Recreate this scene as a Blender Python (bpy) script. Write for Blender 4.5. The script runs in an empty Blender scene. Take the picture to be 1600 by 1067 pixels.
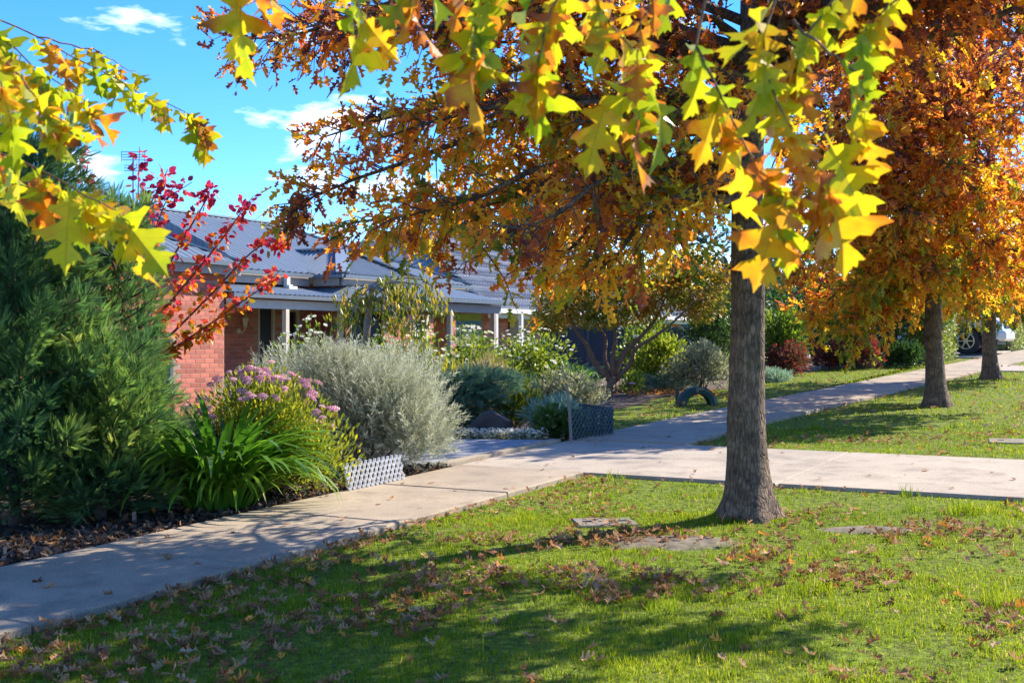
import bpy, math, random
import numpy as np
from mathutils import Vector, Matrix
R = math.radians
rng = np.random.default_rng(11)
random.seed(5)
scene = bpy.context.scene
C = scene.collection

# ------------------------------------------------------------ camera, sky, sun, exposure
cam = bpy.data.cameras.new('camera'); cam_o = bpy.data.objects.new('camera', cam); C.objects.link(cam_o)
cam.sensor_width = 36; cam.lens = 36*1930/1600
cam.clip_start = .05; cam.clip_end = 3000
cam_o.location = (0, 0, 1.5); cam_o.rotation_euler = (R(90), 0, 0)
cam.dof.use_dof = True; cam.dof.focus_distance = 10.5; cam.dof.aperture_fstop = 11
scene.camera = cam_o
SUN_AZ, SUN_EL = R(33), R(39)                      # azimuth from +X towards +Y
SDIR = Vector((math.cos(SUN_AZ)*math.cos(SUN_EL), math.sin(SUN_AZ)*math.cos(SUN_EL), math.sin(SUN_EL)))
sl = bpy.data.lights.new('sun', 'SUN'); sl.energy = 4.6; sl.angle = R(.5); sl.color = (1, .91, .77)
so = bpy.data.objects.new('sun', sl); C.objects.link(so); so.rotation_euler = SDIR.to_track_quat('Z', 'Y').to_euler(); so.location = (20, 10, 30)
world = bpy.data.worlds.new('World'); scene.world = world; world.use_nodes = True
scene.view_settings.view_transform = 'Standard'; scene.view_settings.look = 'None'; scene.view_settings.exposure = 1.28; scene.view_settings.gamma = 1

def build_world():
    nt = world.node_tree; nt.nodes.clear(); N = nt.nodes.new; L = nt.links.new
    out = N('ShaderNodeOutputWorld'); bg = N('ShaderNodeBackground'); bg.inputs[1].default_value = .15
    sky = N('ShaderNodeTexSky'); sky.sky_type = 'NISHITA'; sky.sun_disc = False
    sky.sun_elevation = SUN_EL; sky.sun_rotation = R(90) - SUN_AZ; sky.air_density = 1.0; sky.dust_density = 0; sky.ozone_density = 6; sky.altitude = 2500
    hs = N('ShaderNodeHueSaturation'); hs.inputs['Saturation'].default_value = 1.22; hs.inputs['Hue'].default_value = .505
    L(sky.outputs[0], hs.inputs['Color'])
    tc = N('ShaderNodeTexCoord'); mp = N('ShaderNodeMapping'); mp.inputs['Scale'].default_value = (9, 9, 30); mp.inputs['Location'].default_value = (1.2, 7.7, 3.1)
    L(tc.outputs['Generated'], mp.inputs[0])
    nz = N('ShaderNodeTexNoise'); nz.inputs['Scale'].default_value = 1.0; nz.inputs['Detail'].default_value = 7; nz.inputs['Roughness'].default_value = .55
    L(mp.outputs[0], nz.inputs['Vector'])
    sep = N('ShaderNodeSeparateXYZ'); L(tc.outputs['Generated'], sep.inputs[0])
    lo = N('ShaderNodeMapRange'); lo.inputs[1].default_value = .02; lo.inputs[2].default_value = .2; lo.inputs[3].default_value = .11; lo.inputs[4].default_value = 0
    L(sep.outputs[2], lo.inputs[0])
    ad = N('ShaderNodeMath'); ad.operation = 'ADD'; L(nz.outputs['Fac'], ad.inputs[0]); L(lo.outputs[0], ad.inputs[1])
    rp = N('ShaderNodeValToRGB'); rp.color_ramp.elements[0].position = .59; rp.color_ramp.elements[1].position = .76
    L(ad.outputs[0], rp.inputs[0])
    mx = N('ShaderNodeMixRGB'); mx.inputs[2].default_value = (7.4, 7.7, 8.2, 1)
    L(rp.outputs[0], mx.inputs[0]); L(hs.outputs[0], mx.inputs[1]); L(mx.outputs[0], bg.inputs[0]); L(bg.outputs[0], out.inputs[0])
build_world()
scene.render.engine = 'CYCLES'
scene.cycles.max_bounces = 8; scene.cycles.transparent_max_bounces = 4; scene.cycles.transmission_bounces = 5; scene.cycles.diffuse_bounces = 4

# ------------------------------------------------------------ the site: street frame and ground height
F = 1930.; K = .03
UX, UY = .49, .872; P0X, P0Y = -2.35, 5.69
ANG = math.atan2(UY, UX)
def ST(s, t): return (P0X + s*UX - t*UY, P0Y + s*UY + t*UX)           # street frame (s along, t towards the house) -> X, Y
def toST(x, y):
    a, b = x-P0X, y-P0Y
    return a*UX+b*UY, -a*UY+b*UX
def gz(x, y):
    s, t = toST(x, y)
    return K*np.clip(UX*x+UY*y, -25, 46) - .035*np.clip(t-1.8, 0, 10)
def at(px, py, Y): return Vector(((px-800)/F*Y, Y, 1.5-(py-533.5)/F*Y))
def gp(px, py):
    y = 1.
    while y < 300 and 1.5-(py-533.5)/F*y > gz((px-800)/F*y, y): y += .02
    return (px-800)/F*y, y
def pathlo(s): return -.05*np.maximum(np.asarray(s, float)-11, 0)      # near edge of the footpath

def hsh(i, j, seed=0):
    v = np.sin(i*127.1+j*311.7+seed*74.7)*43758.5453
    return v-np.floor(v)
def vn(x, y, seed=0):
    x = np.asarray(x, float); y = np.asarray(y, float)
    i = np.floor(x); j = np.floor(y); f = x-i; g = y-j; f = f*f*(3-2*f); g = g*g*(3-2*g)
    return (hsh(i, j, seed)*(1-f)+hsh(i+1, j, seed)*f)*(1-g)+(hsh(i, j+1, seed)*(1-f)+hsh(i+1, j+1, seed)*f)*g
def fbm(x, y, seed=0): return .55*vn(x, y, seed)+.3*vn(2.1*x+5, 2.1*y, seed+1)+.15*vn(4.3*x, 4.3*y+9, seed+2)

# ------------------------------------------------------------ objects
def tag(o, label=None, cat=None, group=None, kind=None):
    if label: o['label'] = label
    if cat: o['category'] = cat
    if group: o['group'] = group
    if kind: o['kind'] = kind
    return o
def link(name, data, parent=None, M=None):
    o = bpy.data.objects.new(name, data); C.objects.link(o)
    if M is not None: o.matrix_basis = M
    if parent is not None:
        o.parent = parent
        if parent.get('top'): o.matrix_parent_inverse = parent.matrix_basis.inverted()
    return o
def thing(name, label, cat, loc, group=None, kind=None):
    o = bpy.data.objects.new(name, None); C.objects.link(o); o.location = loc; o.empty_display_size = .2
    o.matrix_basis = Matrix.Translation(Vector(loc)); o['top'] = 1
    return tag(o, label, cat, group, kind)

def norm(a): return a/np.maximum(np.linalg.norm(a, axis=-1, keepdims=True), 1e-9)
def frames(d, n):
    y = norm(d); x = norm(np.cross(y, n)); z = np.cross(x, y)
    return np.stack([x, y, z], axis=-1)          # columns

class MB:
    def __init__(s): s.v = []; s.f = []; s.t = []; s.n = 0
    def add(s, V, faces, tint=0.):
        V = np.asarray(V, float); s.v.append(V); s.t.append(np.full(len(V), tint) if np.isscalar(tint) else np.asarray(tint, float))
        by = {}
        for f in faces: by.setdefault(len(f), []).append(f)
        for k, fs in by.items(): s.f.append(np.asarray(fs, int)+s.n)
        s.n += len(V); return s
    def inst(s, TV, TF, O, Rm, S, tint, TT=None):
        m = len(O)
        if m == 0: return s
        TV = np.asarray(TV, float); k = len(TV)
        S = np.asarray(S, float)
        SV = TV[None]*(S[:, None, None] if S.ndim == 1 else S[:, None, :])
        V = O[:, None, :]+np.einsum('mij,mkj->mki', Rm, SV)
        s.v.append(V.reshape(-1, 3)); tt = np.repeat(np.asarray(tint, float), k)
        if TT is not None: tt = tt+np.tile(TT, m)
        s.t.append(tt)
        base = s.n+np.arange(m)[:, None]*k
        by = {}
        for f in TF: by.setdefault(len(f), []).append(f)
        for q, fs in by.items():
            fs = np.asarray(fs, int); s.f.append((base[:, None, :]+fs[None]).reshape(-1, q))
        s.n += m*k; return s
    def tube(s, pts, rad, sides=6, tint=0., cap=True, wob=0, seed=0):
        P = np.asarray([tuple(p) for p in pts], float); n = len(P)
        rad = np.asarray(rad, float) if not np.isscalar(rad) else np.full(n, rad)
        T = norm(np.gradient(P, axis=0)); ref = np.array([0, 0, 1.]) if abs(T[0, 2]) < .9 else np.array([1., 0, 0])
        V = []
        for i in range(n):
            x = norm(np.cross(T[i], ref)); y = np.cross(T[i], x)
            a = np.arange(sides)*2*math.pi/sides
            r = rad[i]*(1+(wob*(vn(a*3+seed, np.full(sides, P[i, 2]*6), 3)-.5) if wob else 0))
            V.append(P[i]+np.outer(np.cos(a)*r, x)+np.outer(np.sin(a)*r, y))
        V = np.concatenate(V); fs = []
        for i in range(n-1):
            for j in range(sides):
                k = (j+1) % sides; fs.append((i*sides+j, i*sides+k, (i+1)*sides+k, (i+1)*sides+j))
        if cap: fs.append(tuple(range((n-1)*sides, n*sides))); fs.append(tuple(reversed(range(sides))))
        return s.add(V, fs, tint)
    def box(s, a, b, tint=0., bev=0):
        x0, y0, z0 = a; x1, y1, z1 = b
        if bev:
            e = bev; V = []
            for z, i in ((z0, e), (z0+e, 0), (z1-e, 0), (z1, e)): V += [(x0+i, y0+i, z), (x1-i, y0+i, z), (x1-i, y1-i, z), (x0+i, y1-i, z)]
            fs = [(3, 2, 1, 0), (12, 13, 14, 15)]
            for r in range(3):
                for j in range(4): k = (j+1) % 4; fs.append((r*4+j, r*4+k, r*4+4+k, r*4+4+j))
            return s.add(V, fs, tint)
        V = [(x0, y0, z0), (x1, y0, z0), (x1, y1, z0), (x0, y1, z0), (x0, y0, z1), (x1, y0, z1), (x1, y1, z1), (x0, y1, z1)]
        return s.add(V, [(3, 2, 1, 0), (4, 5, 6, 7), (0, 1, 5, 4), (1, 2, 6, 5), (2, 3, 7, 6), (3, 0, 4, 7)], tint)
    def bar(s, p, q, w, h, tint=0.):
        p = np.array(p, float); q = np.array(q, float); d = norm(q-p); ref = np.array([0, 0, 1.]) if abs(d[2]) < .95 else np.array([0, 1., 0])
        x = norm(np.cross(d, ref)); y = np.cross(x, d); V = []
        for c in (p, q):
            for a, b in ((-1, -1), (1, -1), (1, 1), (-1, 1)): V.append(c+x*a*w/2+y*b*h/2)
        return s.add(V, [(3, 2, 1, 0), (4, 5, 6, 7), (0, 1, 5, 4), (1, 2, 6, 5), (2, 3, 7, 6), (3, 0, 4, 7)], tint)
    def street(s):
        for i, V in enumerate(s.v):
            W = V.copy(); W[:, 0] = P0X+V[:, 0]*UX-V[:, 1]*UY; W[:, 1] = P0Y+V[:, 0]*UY+V[:, 1]*UX; s.v[i] = W
        return s
    def mesh(s, name, mat, smooth=False):
        me = bpy.data.meshes.new(name); V = np.concatenate(s.v) if s.v else np.zeros((0, 3)); T = np.concatenate(s.t) if s.t else np.zeros(0)
        me.vertices.add(len(V)); me.vertices.foreach_set('co', V.astype(np.float32).ravel())
        tot = np.concatenate([np.full(len(f), f.shape[1]) for f in s.f]) if s.f else np.zeros(0, int)
        lp = np.concatenate([f.ravel() for f in s.f]) if s.f else np.zeros(0, int)
        me.loops.add(len(lp)); me.loops.foreach_set('vertex_index', lp.astype(np.int32))
        me.polygons.add(len(tot)); st = np.concatenate([[0], np.cumsum(tot)[:-1]]) if len(tot) else tot
        me.polygons.foreach_set('loop_start', st.astype(np.int32)); me.polygons.foreach_set('loop_total', tot.astype(np.int32))
        me.polygons.foreach_set('use_smooth', np.full(len(tot), bool(smooth)))
        me.update(calc_edges=True)
        at_ = me.attributes.new('tint', 'FLOAT', 'POINT'); at_.data.foreach_set('value', T.astype(np.float32))
        if mat: me.materials.append(mat)
        return me
    def build(s, name, mat, parent=None, smooth=False): return link(name, s.mesh(name, mat, smooth), parent)

# ------------------------------------------------------------ materials
def newmat(name):
    m = bpy.data.materials.new(name); m.use_nodes = True; nt = m.node_tree; nt.nodes.clear()
    return m, nt, nt.nodes.new, nt.links.new
def ramp(N, stops):
    r = N('ShaderNodeValToRGB'); e = r.color_ramp.elements
    while len(e) < len(stops): e.new(.5)
    for i, (p, c) in enumerate(stops): e[i].position = p; e[i].color = (*c, 1)
    return r
def solid(name, col, rough=.7, metal=0, noise=.15, scale=8, bump=.0, spec=.4, col2=None, stretch=(1, 1, 1), detail=5):
    m, nt, N, L = newmat(name); o = N('ShaderNodeOutputMaterial'); p = N('ShaderNodeBsdfPrincipled'); L(p.outputs[0], o.inputs[0])
    p.inputs['Roughness'].default_value = rough; p.inputs['Metallic'].default_value = metal; p.inputs['Specular IOR Level'].default_value = spec
    tc = N('ShaderNodeTexCoord'); mp = N('ShaderNodeMapping'); mp.inputs['Scale'].default_value = stretch; L(tc.outputs['Object'], mp.inputs[0])
    nz = N('ShaderNodeTexNoise'); nz.inputs['Scale'].default_value = scale; nz.inputs['Detail'].default_value = detail; L(mp.outputs[0], nz.inputs['Vector'])
    c2 = col2 or tuple(c*(1-noise) for c in col); c1 = tuple(min(1, c*(1+noise)) for c in col)
    r = ramp(N, [(.3, c2), (.7, c1)]); L(nz.outputs['Fac'], r.inputs[0]); L(r.outputs[0], p.inputs['Base Color'])
    if bump:
        b = N('ShaderNodeBump'); b.inputs['Strength'].default_value = bump; b.inputs['Distance'].default_value = .02
        L(nz.outputs['Fac'], b.inputs['Height']); L(b.outputs[0], p.inputs['Normal'])
    return m
def leafmat(name, stops, trans=.45, rough=.45, boost=1.5, spec=.4, objrand=False, veins=False):
    m, nt, N, L = newmat(name); o = N('ShaderNodeOutputMaterial'); p = N('ShaderNodeBsdfPrincipled')
    p.inputs['Roughness'].default_value = rough; p.inputs['Specular IOR Level'].default_value = spec
    tr = N('ShaderNodeBsdfTranslucent'); mx = N('ShaderNodeMixShader'); mx.inputs[0].default_value = trans
    r = ramp(N, stops)
    a = N('ShaderNodeAttribute'); a.attribute_name = 'tint'
    if objrand:
        oi = N('ShaderNodeObjectInfo'); tc = N('ShaderNodeTexCoord'); nz = N('ShaderNodeTexNoise'); nz.inputs['Scale'].default_value = 3.2; nz.inputs['Detail'].default_value = 3
        av = N('ShaderNodeVectorMath'); av.operation = 'ADD'; L(tc.outputs['Object'], av.inputs[0]); L(oi.outputs['Location'], av.inputs[1]); L(av.outputs[0], nz.inputs['Vector'])
        # value = random*.8 + (noise-.5)*.5 + tint
        m1 = N('ShaderNodeMath'); m1.operation = 'MULTIPLY_ADD'; m1.inputs[1].default_value = .74; L(oi.outputs['Random'], m1.inputs[0]); L(a.outputs['Fac'], m1.inputs[2])
        m2 = N('ShaderNodeMath'); m2.operation = 'MULTIPLY_ADD'; m2.inputs[1].default_value = .55; L(nz.outputs['Fac'], m2.inputs[0]); L(m1.outputs[0], m2.inputs[2])
        m3 = N('ShaderNodeMath'); m3.operation = 'SUBTRACT'; m3.inputs[1].default_value = .2; L(m2.outputs[0], m3.inputs[0]); L(m3.outputs[0], r.inputs[0])
    else: L(a.outputs['Fac'], r.inputs[0])
    col = r.outputs[0]
    if veins:
        sp = N('ShaderNodeSeparateXYZ'); L(tc.outputs['Object'], sp.inputs[0])
        ab = N('ShaderNodeMath'); ab.operation = 'ABSOLUTE'; L(sp.outputs[0], ab.inputs[0])
        q = N('ShaderNodeMath'); q.operation = 'MULTIPLY_ADD'; q.inputs[1].default_value = -.75; L(ab.outputs[0], q.inputs[0]); L(sp.outputs[1], q.inputs[2])
        q2 = N('ShaderNodeMath'); q2.operation = 'MULTIPLY'; q2.inputs[1].default_value = 7; L(q.outputs[0], q2.inputs[0])
        q3 = N('ShaderNodeMath'); q3.operation = 'FRACT'; L(q2.outputs[0], q3.inputs[0])
        q4 = N('ShaderNodeMath'); q4.operation = 'LESS_THAN'; q4.inputs[1].default_value = .07; L(q3.outputs[0], q4.inputs[0])
        q5 = N('ShaderNodeMath'); q5.operation = 'LESS_THAN'; q5.inputs[1].default_value = .012; L(ab.outputs[0], q5.inputs[0])
        q6 = N('ShaderNodeMath'); q6.operation = 'MAXIMUM'; L(q4.outputs[0], q6.inputs[0]); L(q5.outputs[0], q6.inputs[1])
        q7 = N('ShaderNodeMath'); q7.operation = 'MULTIPLY'; q7.inputs[1].default_value = .35; L(q6.outputs[0], q7.inputs[0])
        mc = N('ShaderNodeMixRGB'); mc.inputs[2].default_value = (.30, .22, .05, 1); L(q7.outputs[0], mc.inputs[0]); L(col, mc.inputs[1]); col = mc.outputs[0]
    g = N('ShaderNodeMixRGB'); g.blend_type = 'MULTIPLY'; g.inputs[0].default_value = 1; g.inputs[2].default_value = (boost, boost, boost*.8, 1); g.use_clamp = False
    L(col, p.inputs['Base Color']); L(col, g.inputs[1]); L(g.outputs[0], tr.inputs[0])
    L(p.outputs[0], mx.inputs[1]); L(tr.outputs[0], mx.inputs[2]); L(mx.outputs[0], o.inputs[0])
    return m
M = {}
M['oak'] = leafmat('oak_leaves', [(0, (.05, .10, .015)), (.22, (.22, .24, .02)), (.4, (.60, .36, .02)), (.58, (.62, .22, .02)), (.76, (.36, .08, .02)), (.9, (.15, .045, .03)), (1, (.07, .03, .03))], .55, .38, 2.0)
M['nearoak'] = leafmat('near_oak_leaf', [(0, (.15, .26, .015)), (.25, (.36, .42, .012)), (.48, (.60, .53, .015)), (.66, (.66, .36, .015)), (.8, (.55, .16, .02)), (.92, (.25, .07, .025)), (1, (.12, .05, .03))], .55, .4, 1.3, objrand=True, veins=True)
M['fallen'] = leafmat('fallen_leaf', [(0, (.14, .055, .03)), (.3, (.28, .12, .05)), (.55, (.42, .22, .11)), (.75, (.52, .34, .2)), (.9, (.55, .17, .04)), (1, (.7, .33, .05))], .25, .75, 1.2, spec=.15, objrand=False)
M['fallen1'] = leafmat('fallen_leaf_single', [(0, (.13, .05, .03)), (.3, (.27, .115, .05)), (.55, (.42, .22, .11)), (.75, (.54, .36, .22)), (.92, (.52, .15, .03)), (1, (.62, .24, .04))], .25, .65, 1.2, spec=.25, objrand=True)
M['grass'] = leafmat('grass_blades', [(0, (.045, .10, .008)), (.4, (.135, .20, .009)), (.7, (.28, .31, .012)), (.85, (.42, .36, .06)), (1, (.48, .38, .18))], .5, .7, 1.75, spec=.15)
M['conifer'] = leafmat('conifer_sprays', [(0, (.03, .085, .04)), (.4, (.07, .16, .055)), (.75, (.17, .27, .055)), (1, (.34, .39, .09))], .45, .5, 1.6)
M['redleaf'] = leafmat('red_leaves', [(0, (.14, .16, .02)), (.2, (.6, .28, .02)), (.4, (.72, .15, .015)), (.6, (.58, .04, .06)), (.8, (.42, .02, .09)), (1, (.2, .02, .08))], .5, .4, 1.4)
M['strap'] = leafmat('strap_leaves', [(0, (.025, .085, .01)), (.5, (.07, .19, .014)), (1, (.19, .33, .03))], .45, .3, 1.5, spec=.6)
M['sedum'] = leafmat('yellow_green_leaves', [(0, (.07, .12, .015)), (.4, (.24, .28, .02)), (.7, (.50, .44, .03)), (.9, (.58, .36, .06)), (1, (.30, .14, .05))], .45, .45, 1.4)
M['silver'] = leafmat('silver_leaves', [(0, (.13, .10, .07)), (.3, (.23, .23, .16)), (.6, (.42, .44, .33)), (1, (.62, .63, .50))], .3, .65, 1.3, spec=.2)
M['rose'] = leafmat('rose_leaves', [(0, (.035, .075, .012)), (.4, (.09, .16, .016)), (.7, (.24, .29, .025)), (1, (.45, .42, .06))], .45, .4, 1.5)
M['green'] = leafmat('shrub_leaves', [(0, (.018, .045, .012)), (.5, (.045, .10, .02)), (.85, (.11, .17, .03)), (1, (.25, .25, .05))], .4, .4, 1.4)
M['gold'] = leafmat('gold_green_leaves', [(0, (.03, .06, .012)), (.35, (.08, .13, .018)), (.6, (.26, .25, .02)), (.85, (.50, .32, .03)), (1, (.5, .16, .03))], .45, .4, 1.4)
M['teal'] = leafmat('blue_green_leaves', [(0, (.09, .18, .12)), (.5, (.25, .38, .28)), (1, (.55, .66, .54))], .35, .5, 1.3)
M['juniper'] = leafmat('juniper_sprays', [(0, (.03, .08, .055)), (.5, (.08, .17, .11)), (1, (.2, .31, .2))], .3, .5, 1.3)
M['grey'] = leafmat('grey_green_leaves', [(0, (.08, .09, .05)), (.5, (.28, .29, .17)), (1, (.58, .56, .40))], .35, .5, 1.3)
M['maroon'] = leafmat('maroon_leaves', [(0, (.03, .04, .018)), (.5, (.10, .05, .03)), (.8, (.36, .04, .04)), (1, (.6, .06, .04))], .4, .45, 1.4)
M['hedge'] = leafmat('hedge_leaves', [(0, (.08, .12, .03)), (.5, (.22, .27, .08)), (1, (.48, .50, .22))], .4, .45, 1.4)
M['gum'] = leafmat('gum_leaves', [(0, (.02, .045, .03)), (.6, (.06, .10, .06)), (1, (.14, .18, .10))], .35, .5, 1.3)
M['drygrass'] = leafmat('dry_seed_stems', [(0, (.12, .11, .03)), (.5, (.34, .28, .12)), (1, (.72, .56, .46))], .4, .5, 1.3)
M['mulch'] = leafmat('mulch_chips', [(0, (.02, .015, .012)), (.5, (.06, .04, .03)), (.85, (.17, .11, .08)), (1, (.36, .2, .13))], .05, .7, 1.)
M['petal_w'] = leafmat('white_petals', [(0, (.80, .74, .70)), (1, (.86, .84, .78))], .35, .5, 1.1)
M['petal_p'] = leafmat('pink_florets', [(0, (.50, .16, .26)), (.5, (.70, .34, .45)), (1, (.82, .58, .62))], .3, .6, 1.1)
M['petal_y'] = leafmat('yellow_petals', [(0, (.8, .55, .01)), (1, (.8, .6, .02))], .3, .6, 1.1)
M['twig'] = solid('twig_bark', (.085, .06, .048), .85, noise=.3, scale=30, bump=.3)
M['paletwig'] = solid('pale_bark', (.27, .22, .2), .85, noise=.3, scale=30, bump=.3)
M['redtwig'] = solid('red_brown_bark', (.16, .06, .04), .8, noise=.3, scale=30)
M['brownstem'] = solid('brown_stem_bark', (.17, .10, .065), .85, noise=.35, scale=25, bump=.4)

def barkmat():
    m, nt, N, L = newmat('oak_bark'); o = N('ShaderNodeOutputMaterial'); p = N('ShaderNodeBsdfPrincipled'); L(p.outputs[0], o.inputs[0]); p.inputs['Roughness'].default_value = .9
    p.inputs['Specular IOR Level'].default_value = .25
    tc = N('ShaderNodeTexCoord')
    def nz(scale, sc, det=6):
        mp = N('ShaderNodeMapping'); mp.inputs['Scale'].default_value = sc; L(tc.outputs['Object'], mp.inputs[0])
        n = N('ShaderNodeTexNoise'); n.inputs['Scale'].default_value = scale; n.inputs['Detail'].default_value = det; n.inputs['Roughness'].default_value = .62; L(mp.outputs[0], n.inputs['Vector']); return n.outputs['Fac']
    a = nz(46, (1, 1, .3)); b = nz(7, (1, 1, 1.6)); c = nz(90, (1, 1, .5), 3)
    v = N('ShaderNodeTexVoronoi'); v.feature = 'DISTANCE_TO_EDGE'; v.inputs['Scale'].default_value = 34
    mp = N('ShaderNodeMapping'); mp.inputs['Scale'].default_value = (1, 1, .3); L(tc.outputs['Object'], mp.inputs[0]); L(mp.outputs[0], v.inputs['Vector'])
    r1 = ramp(N, [(.22, (.10, .07, .048)), (.5, (.21, .148, .105)), (.75, (.33, .245, .18))]); L(a, r1.inputs[0])
    r2 = ramp(N, [(.35, (.5, .5, .5)), (.65, (1.15, 1.12, 1.05))]); L(b, r2.inputs[0])
    mx = N('ShaderNodeMixRGB'); mx.blend_type = 'MULTIPLY'; mx.inputs[0].default_value = 1; L(r1.outputs[0], mx.inputs[1]); L(r2.outputs[0], mx.inputs[2])
    # pale lichen flecks
    r3 = ramp(N, [(.68, (0, 0, 0)), (.78, (1, 1, 1))]); L(c, r3.inputs[0])
    f = N('ShaderNodeMath'); f.operation = 'MULTIPLY'; f.inputs[1].default_value = .45; L(r3.outputs[0], f.inputs[0])
    m2 = N('ShaderNodeMixRGB'); m2.inputs[2].default_value = (.36, .33, .27, 1); L(f.outputs[0], m2.inputs[0]); L(mx.outputs[0], m2.inputs[1]); L(m2.outputs[0], p.inputs['Base Color'])
    ad = N('ShaderNodeMath'); ad.operation = 'ADD'; L(a, ad.inputs[0]); 
    vr = N('ShaderNodeMapRange'); vr.inputs[2].default_value = .12; L(v.outputs['Distance'], vr.inputs[0]); L(vr.outputs[0], ad.inputs[1])
    bp = N('ShaderNodeBump'); bp.inputs['Strength'].default_value = .85; bp.inputs['Distance'].default_value = .018; L(ad.outputs[0], bp.inputs['Height']); L(bp.outputs[0], p.inputs['Normal'])
    return m
M['bark'] = barkmat()

def concrete(name, c1, c2, stain):
    m, nt, N, L = newmat(name); o = N('ShaderNodeOutputMaterial'); p = N('ShaderNodeBsdfPrincipled'); L(p.outputs[0], o.inputs[0]); p.inputs['Roughness'].default_value = .85
    p.inputs['Specular IOR Level'].default_value = .3
    tc = N('ShaderNodeTexCoord')
    def nz(s, d=4):
        n = N('ShaderNodeTexNoise'); n.inputs['Scale'].default_value = s; n.inputs['Detail'].default_value = d; n.inputs['Roughness'].default_value = .6; L(tc.outputs['Object'], n.inputs['Vector']); return n.outputs['Fac']
    big, fine = nz(1.3, 6), nz(140, 3)
    r = ramp(N, [(.3, c2), (.7, c1)]); L(big, r.inputs[0])
    sp = ramp(N, [(.33, (.45, .42, .4)), (.5, (1, 1, 1)), (.66, (1.3, 1.28, 1.25))]); L(fine, sp.inputs[0])
    mx = N('ShaderNodeMixRGB'); mx.blend_type = 'MULTIPLY'; mx.inputs[0].default_value = .8; L(r.outputs[0], mx.inputs[1]); L(sp.outputs[0], mx.inputs[2])
    s2 = ramp(N, [(.5, (0, 0, 0)), (.72, (1, 1, 1))]); L(nz(3.7, 8), s2.inputs[0])
    f = N('ShaderNodeMath'); f.operation = 'MULTIPLY'; f.inputs[1].default_value = .75; L(s2.outputs[0], f.inputs[0])
    m2 = N('ShaderNodeMixRGB'); m2.inputs[2].default_value = (*stain, 1); L(f.outputs[0], m2.inputs[0]); L(mx.outputs[0], m2.inputs[1]); L(m2.outputs[0], p.inputs['Base Color'])
    bp = N('ShaderNodeBump'); bp.inputs['Strength'].default_value = .35; bp.inputs['Distance'].default_value = .004; L(fine, bp.inputs['Height']); L(bp.outputs[0], p.inputs['Normal'])
    return m
M['path'] = concrete('footpath_concrete', (.40, .325, .235), (.29, .235, .172), (.18, .142, .105))
M['cross'] = concrete('crossover_concrete', (.43, .365, .285), (.32, .272, .215), (.19, .158, .122))
M['drive'] = concrete('driveway_concrete', (.30, .31, .33), (.25, .26, .29), (.2, .2, .21))
M['pit'] = concrete('pit_cover_concrete', (.24, .21, .175), (.19, .165, .135), (.14, .115, .09))
M['lawn'] = solid('lawn_soil', (.13, .18, .02), .95, noise=.5, scale=22, bump=1.0, col2=(.06, .055, .02), detail=10, spec=.1)
M['bed'] = solid('garden_mulch', (.09, .06, .045), .95, noise=.5, scale=14, bump=.8, col2=(.03, .02, .016), detail=8)
M['dirt'] = solid('bare_earth', (.14, .115, .08), .95, noise=.5, scale=14, bump=.6, detail=8)
M['hill'] = solid('hill_grass', (.12, .12, .04), .95, noise=.4, scale=.15)
def brickmat(name, tint):
    m, nt, N, L = newmat(name); o = N('ShaderNodeOutputMaterial'); p = N('ShaderNodeBsdfPrincipled'); L(p.outputs[0], o.inputs[0]); p.inputs['Roughness'].default_value = .8; p.inputs['Specular IOR Level'].default_value = .25
    oi = N('ShaderNodeObjectInfo'); a = N('ShaderNodeAttribute'); a.attribute_name = 'tint'
    ad = N('ShaderNodeMath'); ad.operation = 'ADD'; L(a.outputs['Fac'], ad.inputs[0]); L(oi.outputs['Random'], ad.inputs[1])
    fr = N('ShaderNodeMath'); fr.operation = 'FRACT'; L(ad.outputs[0], fr.inputs[0])
    r = ramp(N, [(0, tuple(c*.72 for c in tint)), (.5, tint), (1, tuple(min(1, c*1.2) for c in tint))]); L(fr.outputs[0], r.inputs[0])
    tc = N('ShaderNodeTexCoord'); nz = N('ShaderNodeTexNoise'); nz.inputs['Scale'].default_value = 60; nz.inputs['Detail'].default_value = 4; L(tc.outputs['Object'], nz.inputs['Vector'])
    q = ramp(N, [(.3, (.75, .75, .75)), (.7, (1.15, 1.15, 1.15))]); L(nz.outputs['Fac'], q.inputs[0])
    mx = N('ShaderNodeMixRGB'); mx.blend_type = 'MULTIPLY'; mx.inputs[0].default_value = .8; L(r.outputs[0], mx.inputs[1]); L(q.outputs[0], mx.inputs[2]); L(mx.outputs[0], p.inputs['Base Color'])
    return m
M['brick'] = brickmat('red_brick', (.54, .185, .125))
M['mortar'] = solid('mortar', (.40, .27, .21), .95, noise=.12)
M['roofmetal'] = solid('blue_grey_roof_sheet', (.155, .19, .23), .42, metal=.15, noise=.08, scale=3, spec=.5)
M['flash'] = solid('roof_flashing', (.26, .31, .35), .4, metal=.2, noise=.06)
M['tile'] = solid('grey_roof_tile', (.15, .155, .17), .4, noise=.25, scale=2, spec=.6)
M['fascia'] = solid('taupe_fascia', (.36, .31, .27), .6, noise=.06)
M['cream'] = solid('cream_timber', (.62, .55, .45), .6, noise=.06)
M['gutter'] = solid('blue_grey_gutter', (.14, .17, .20), .4, metal=.1, noise=.05)
M['glass'] = solid('dark_window_glass', (.02, .024, .03), .06, noise=.1, spec=.8)
M['screen'] = solid('dark_security_door', (.025, .028, .035), .35, noise=.2)
M['white'] = solid('white_paint', (.75, .74, .72), .5, noise=.05)
M['brass'] = solid('cream_metal', (.62, .52, .36), .4, noise=.08)
M['plastic_w'] = solid('white_lattice_plastic', (.78, .78, .76), .5, noise=.08)
M['plastic_g'] = solid('blue_green_lattice_plastic', (.05, .085, .095), .45, noise=.15)
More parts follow.
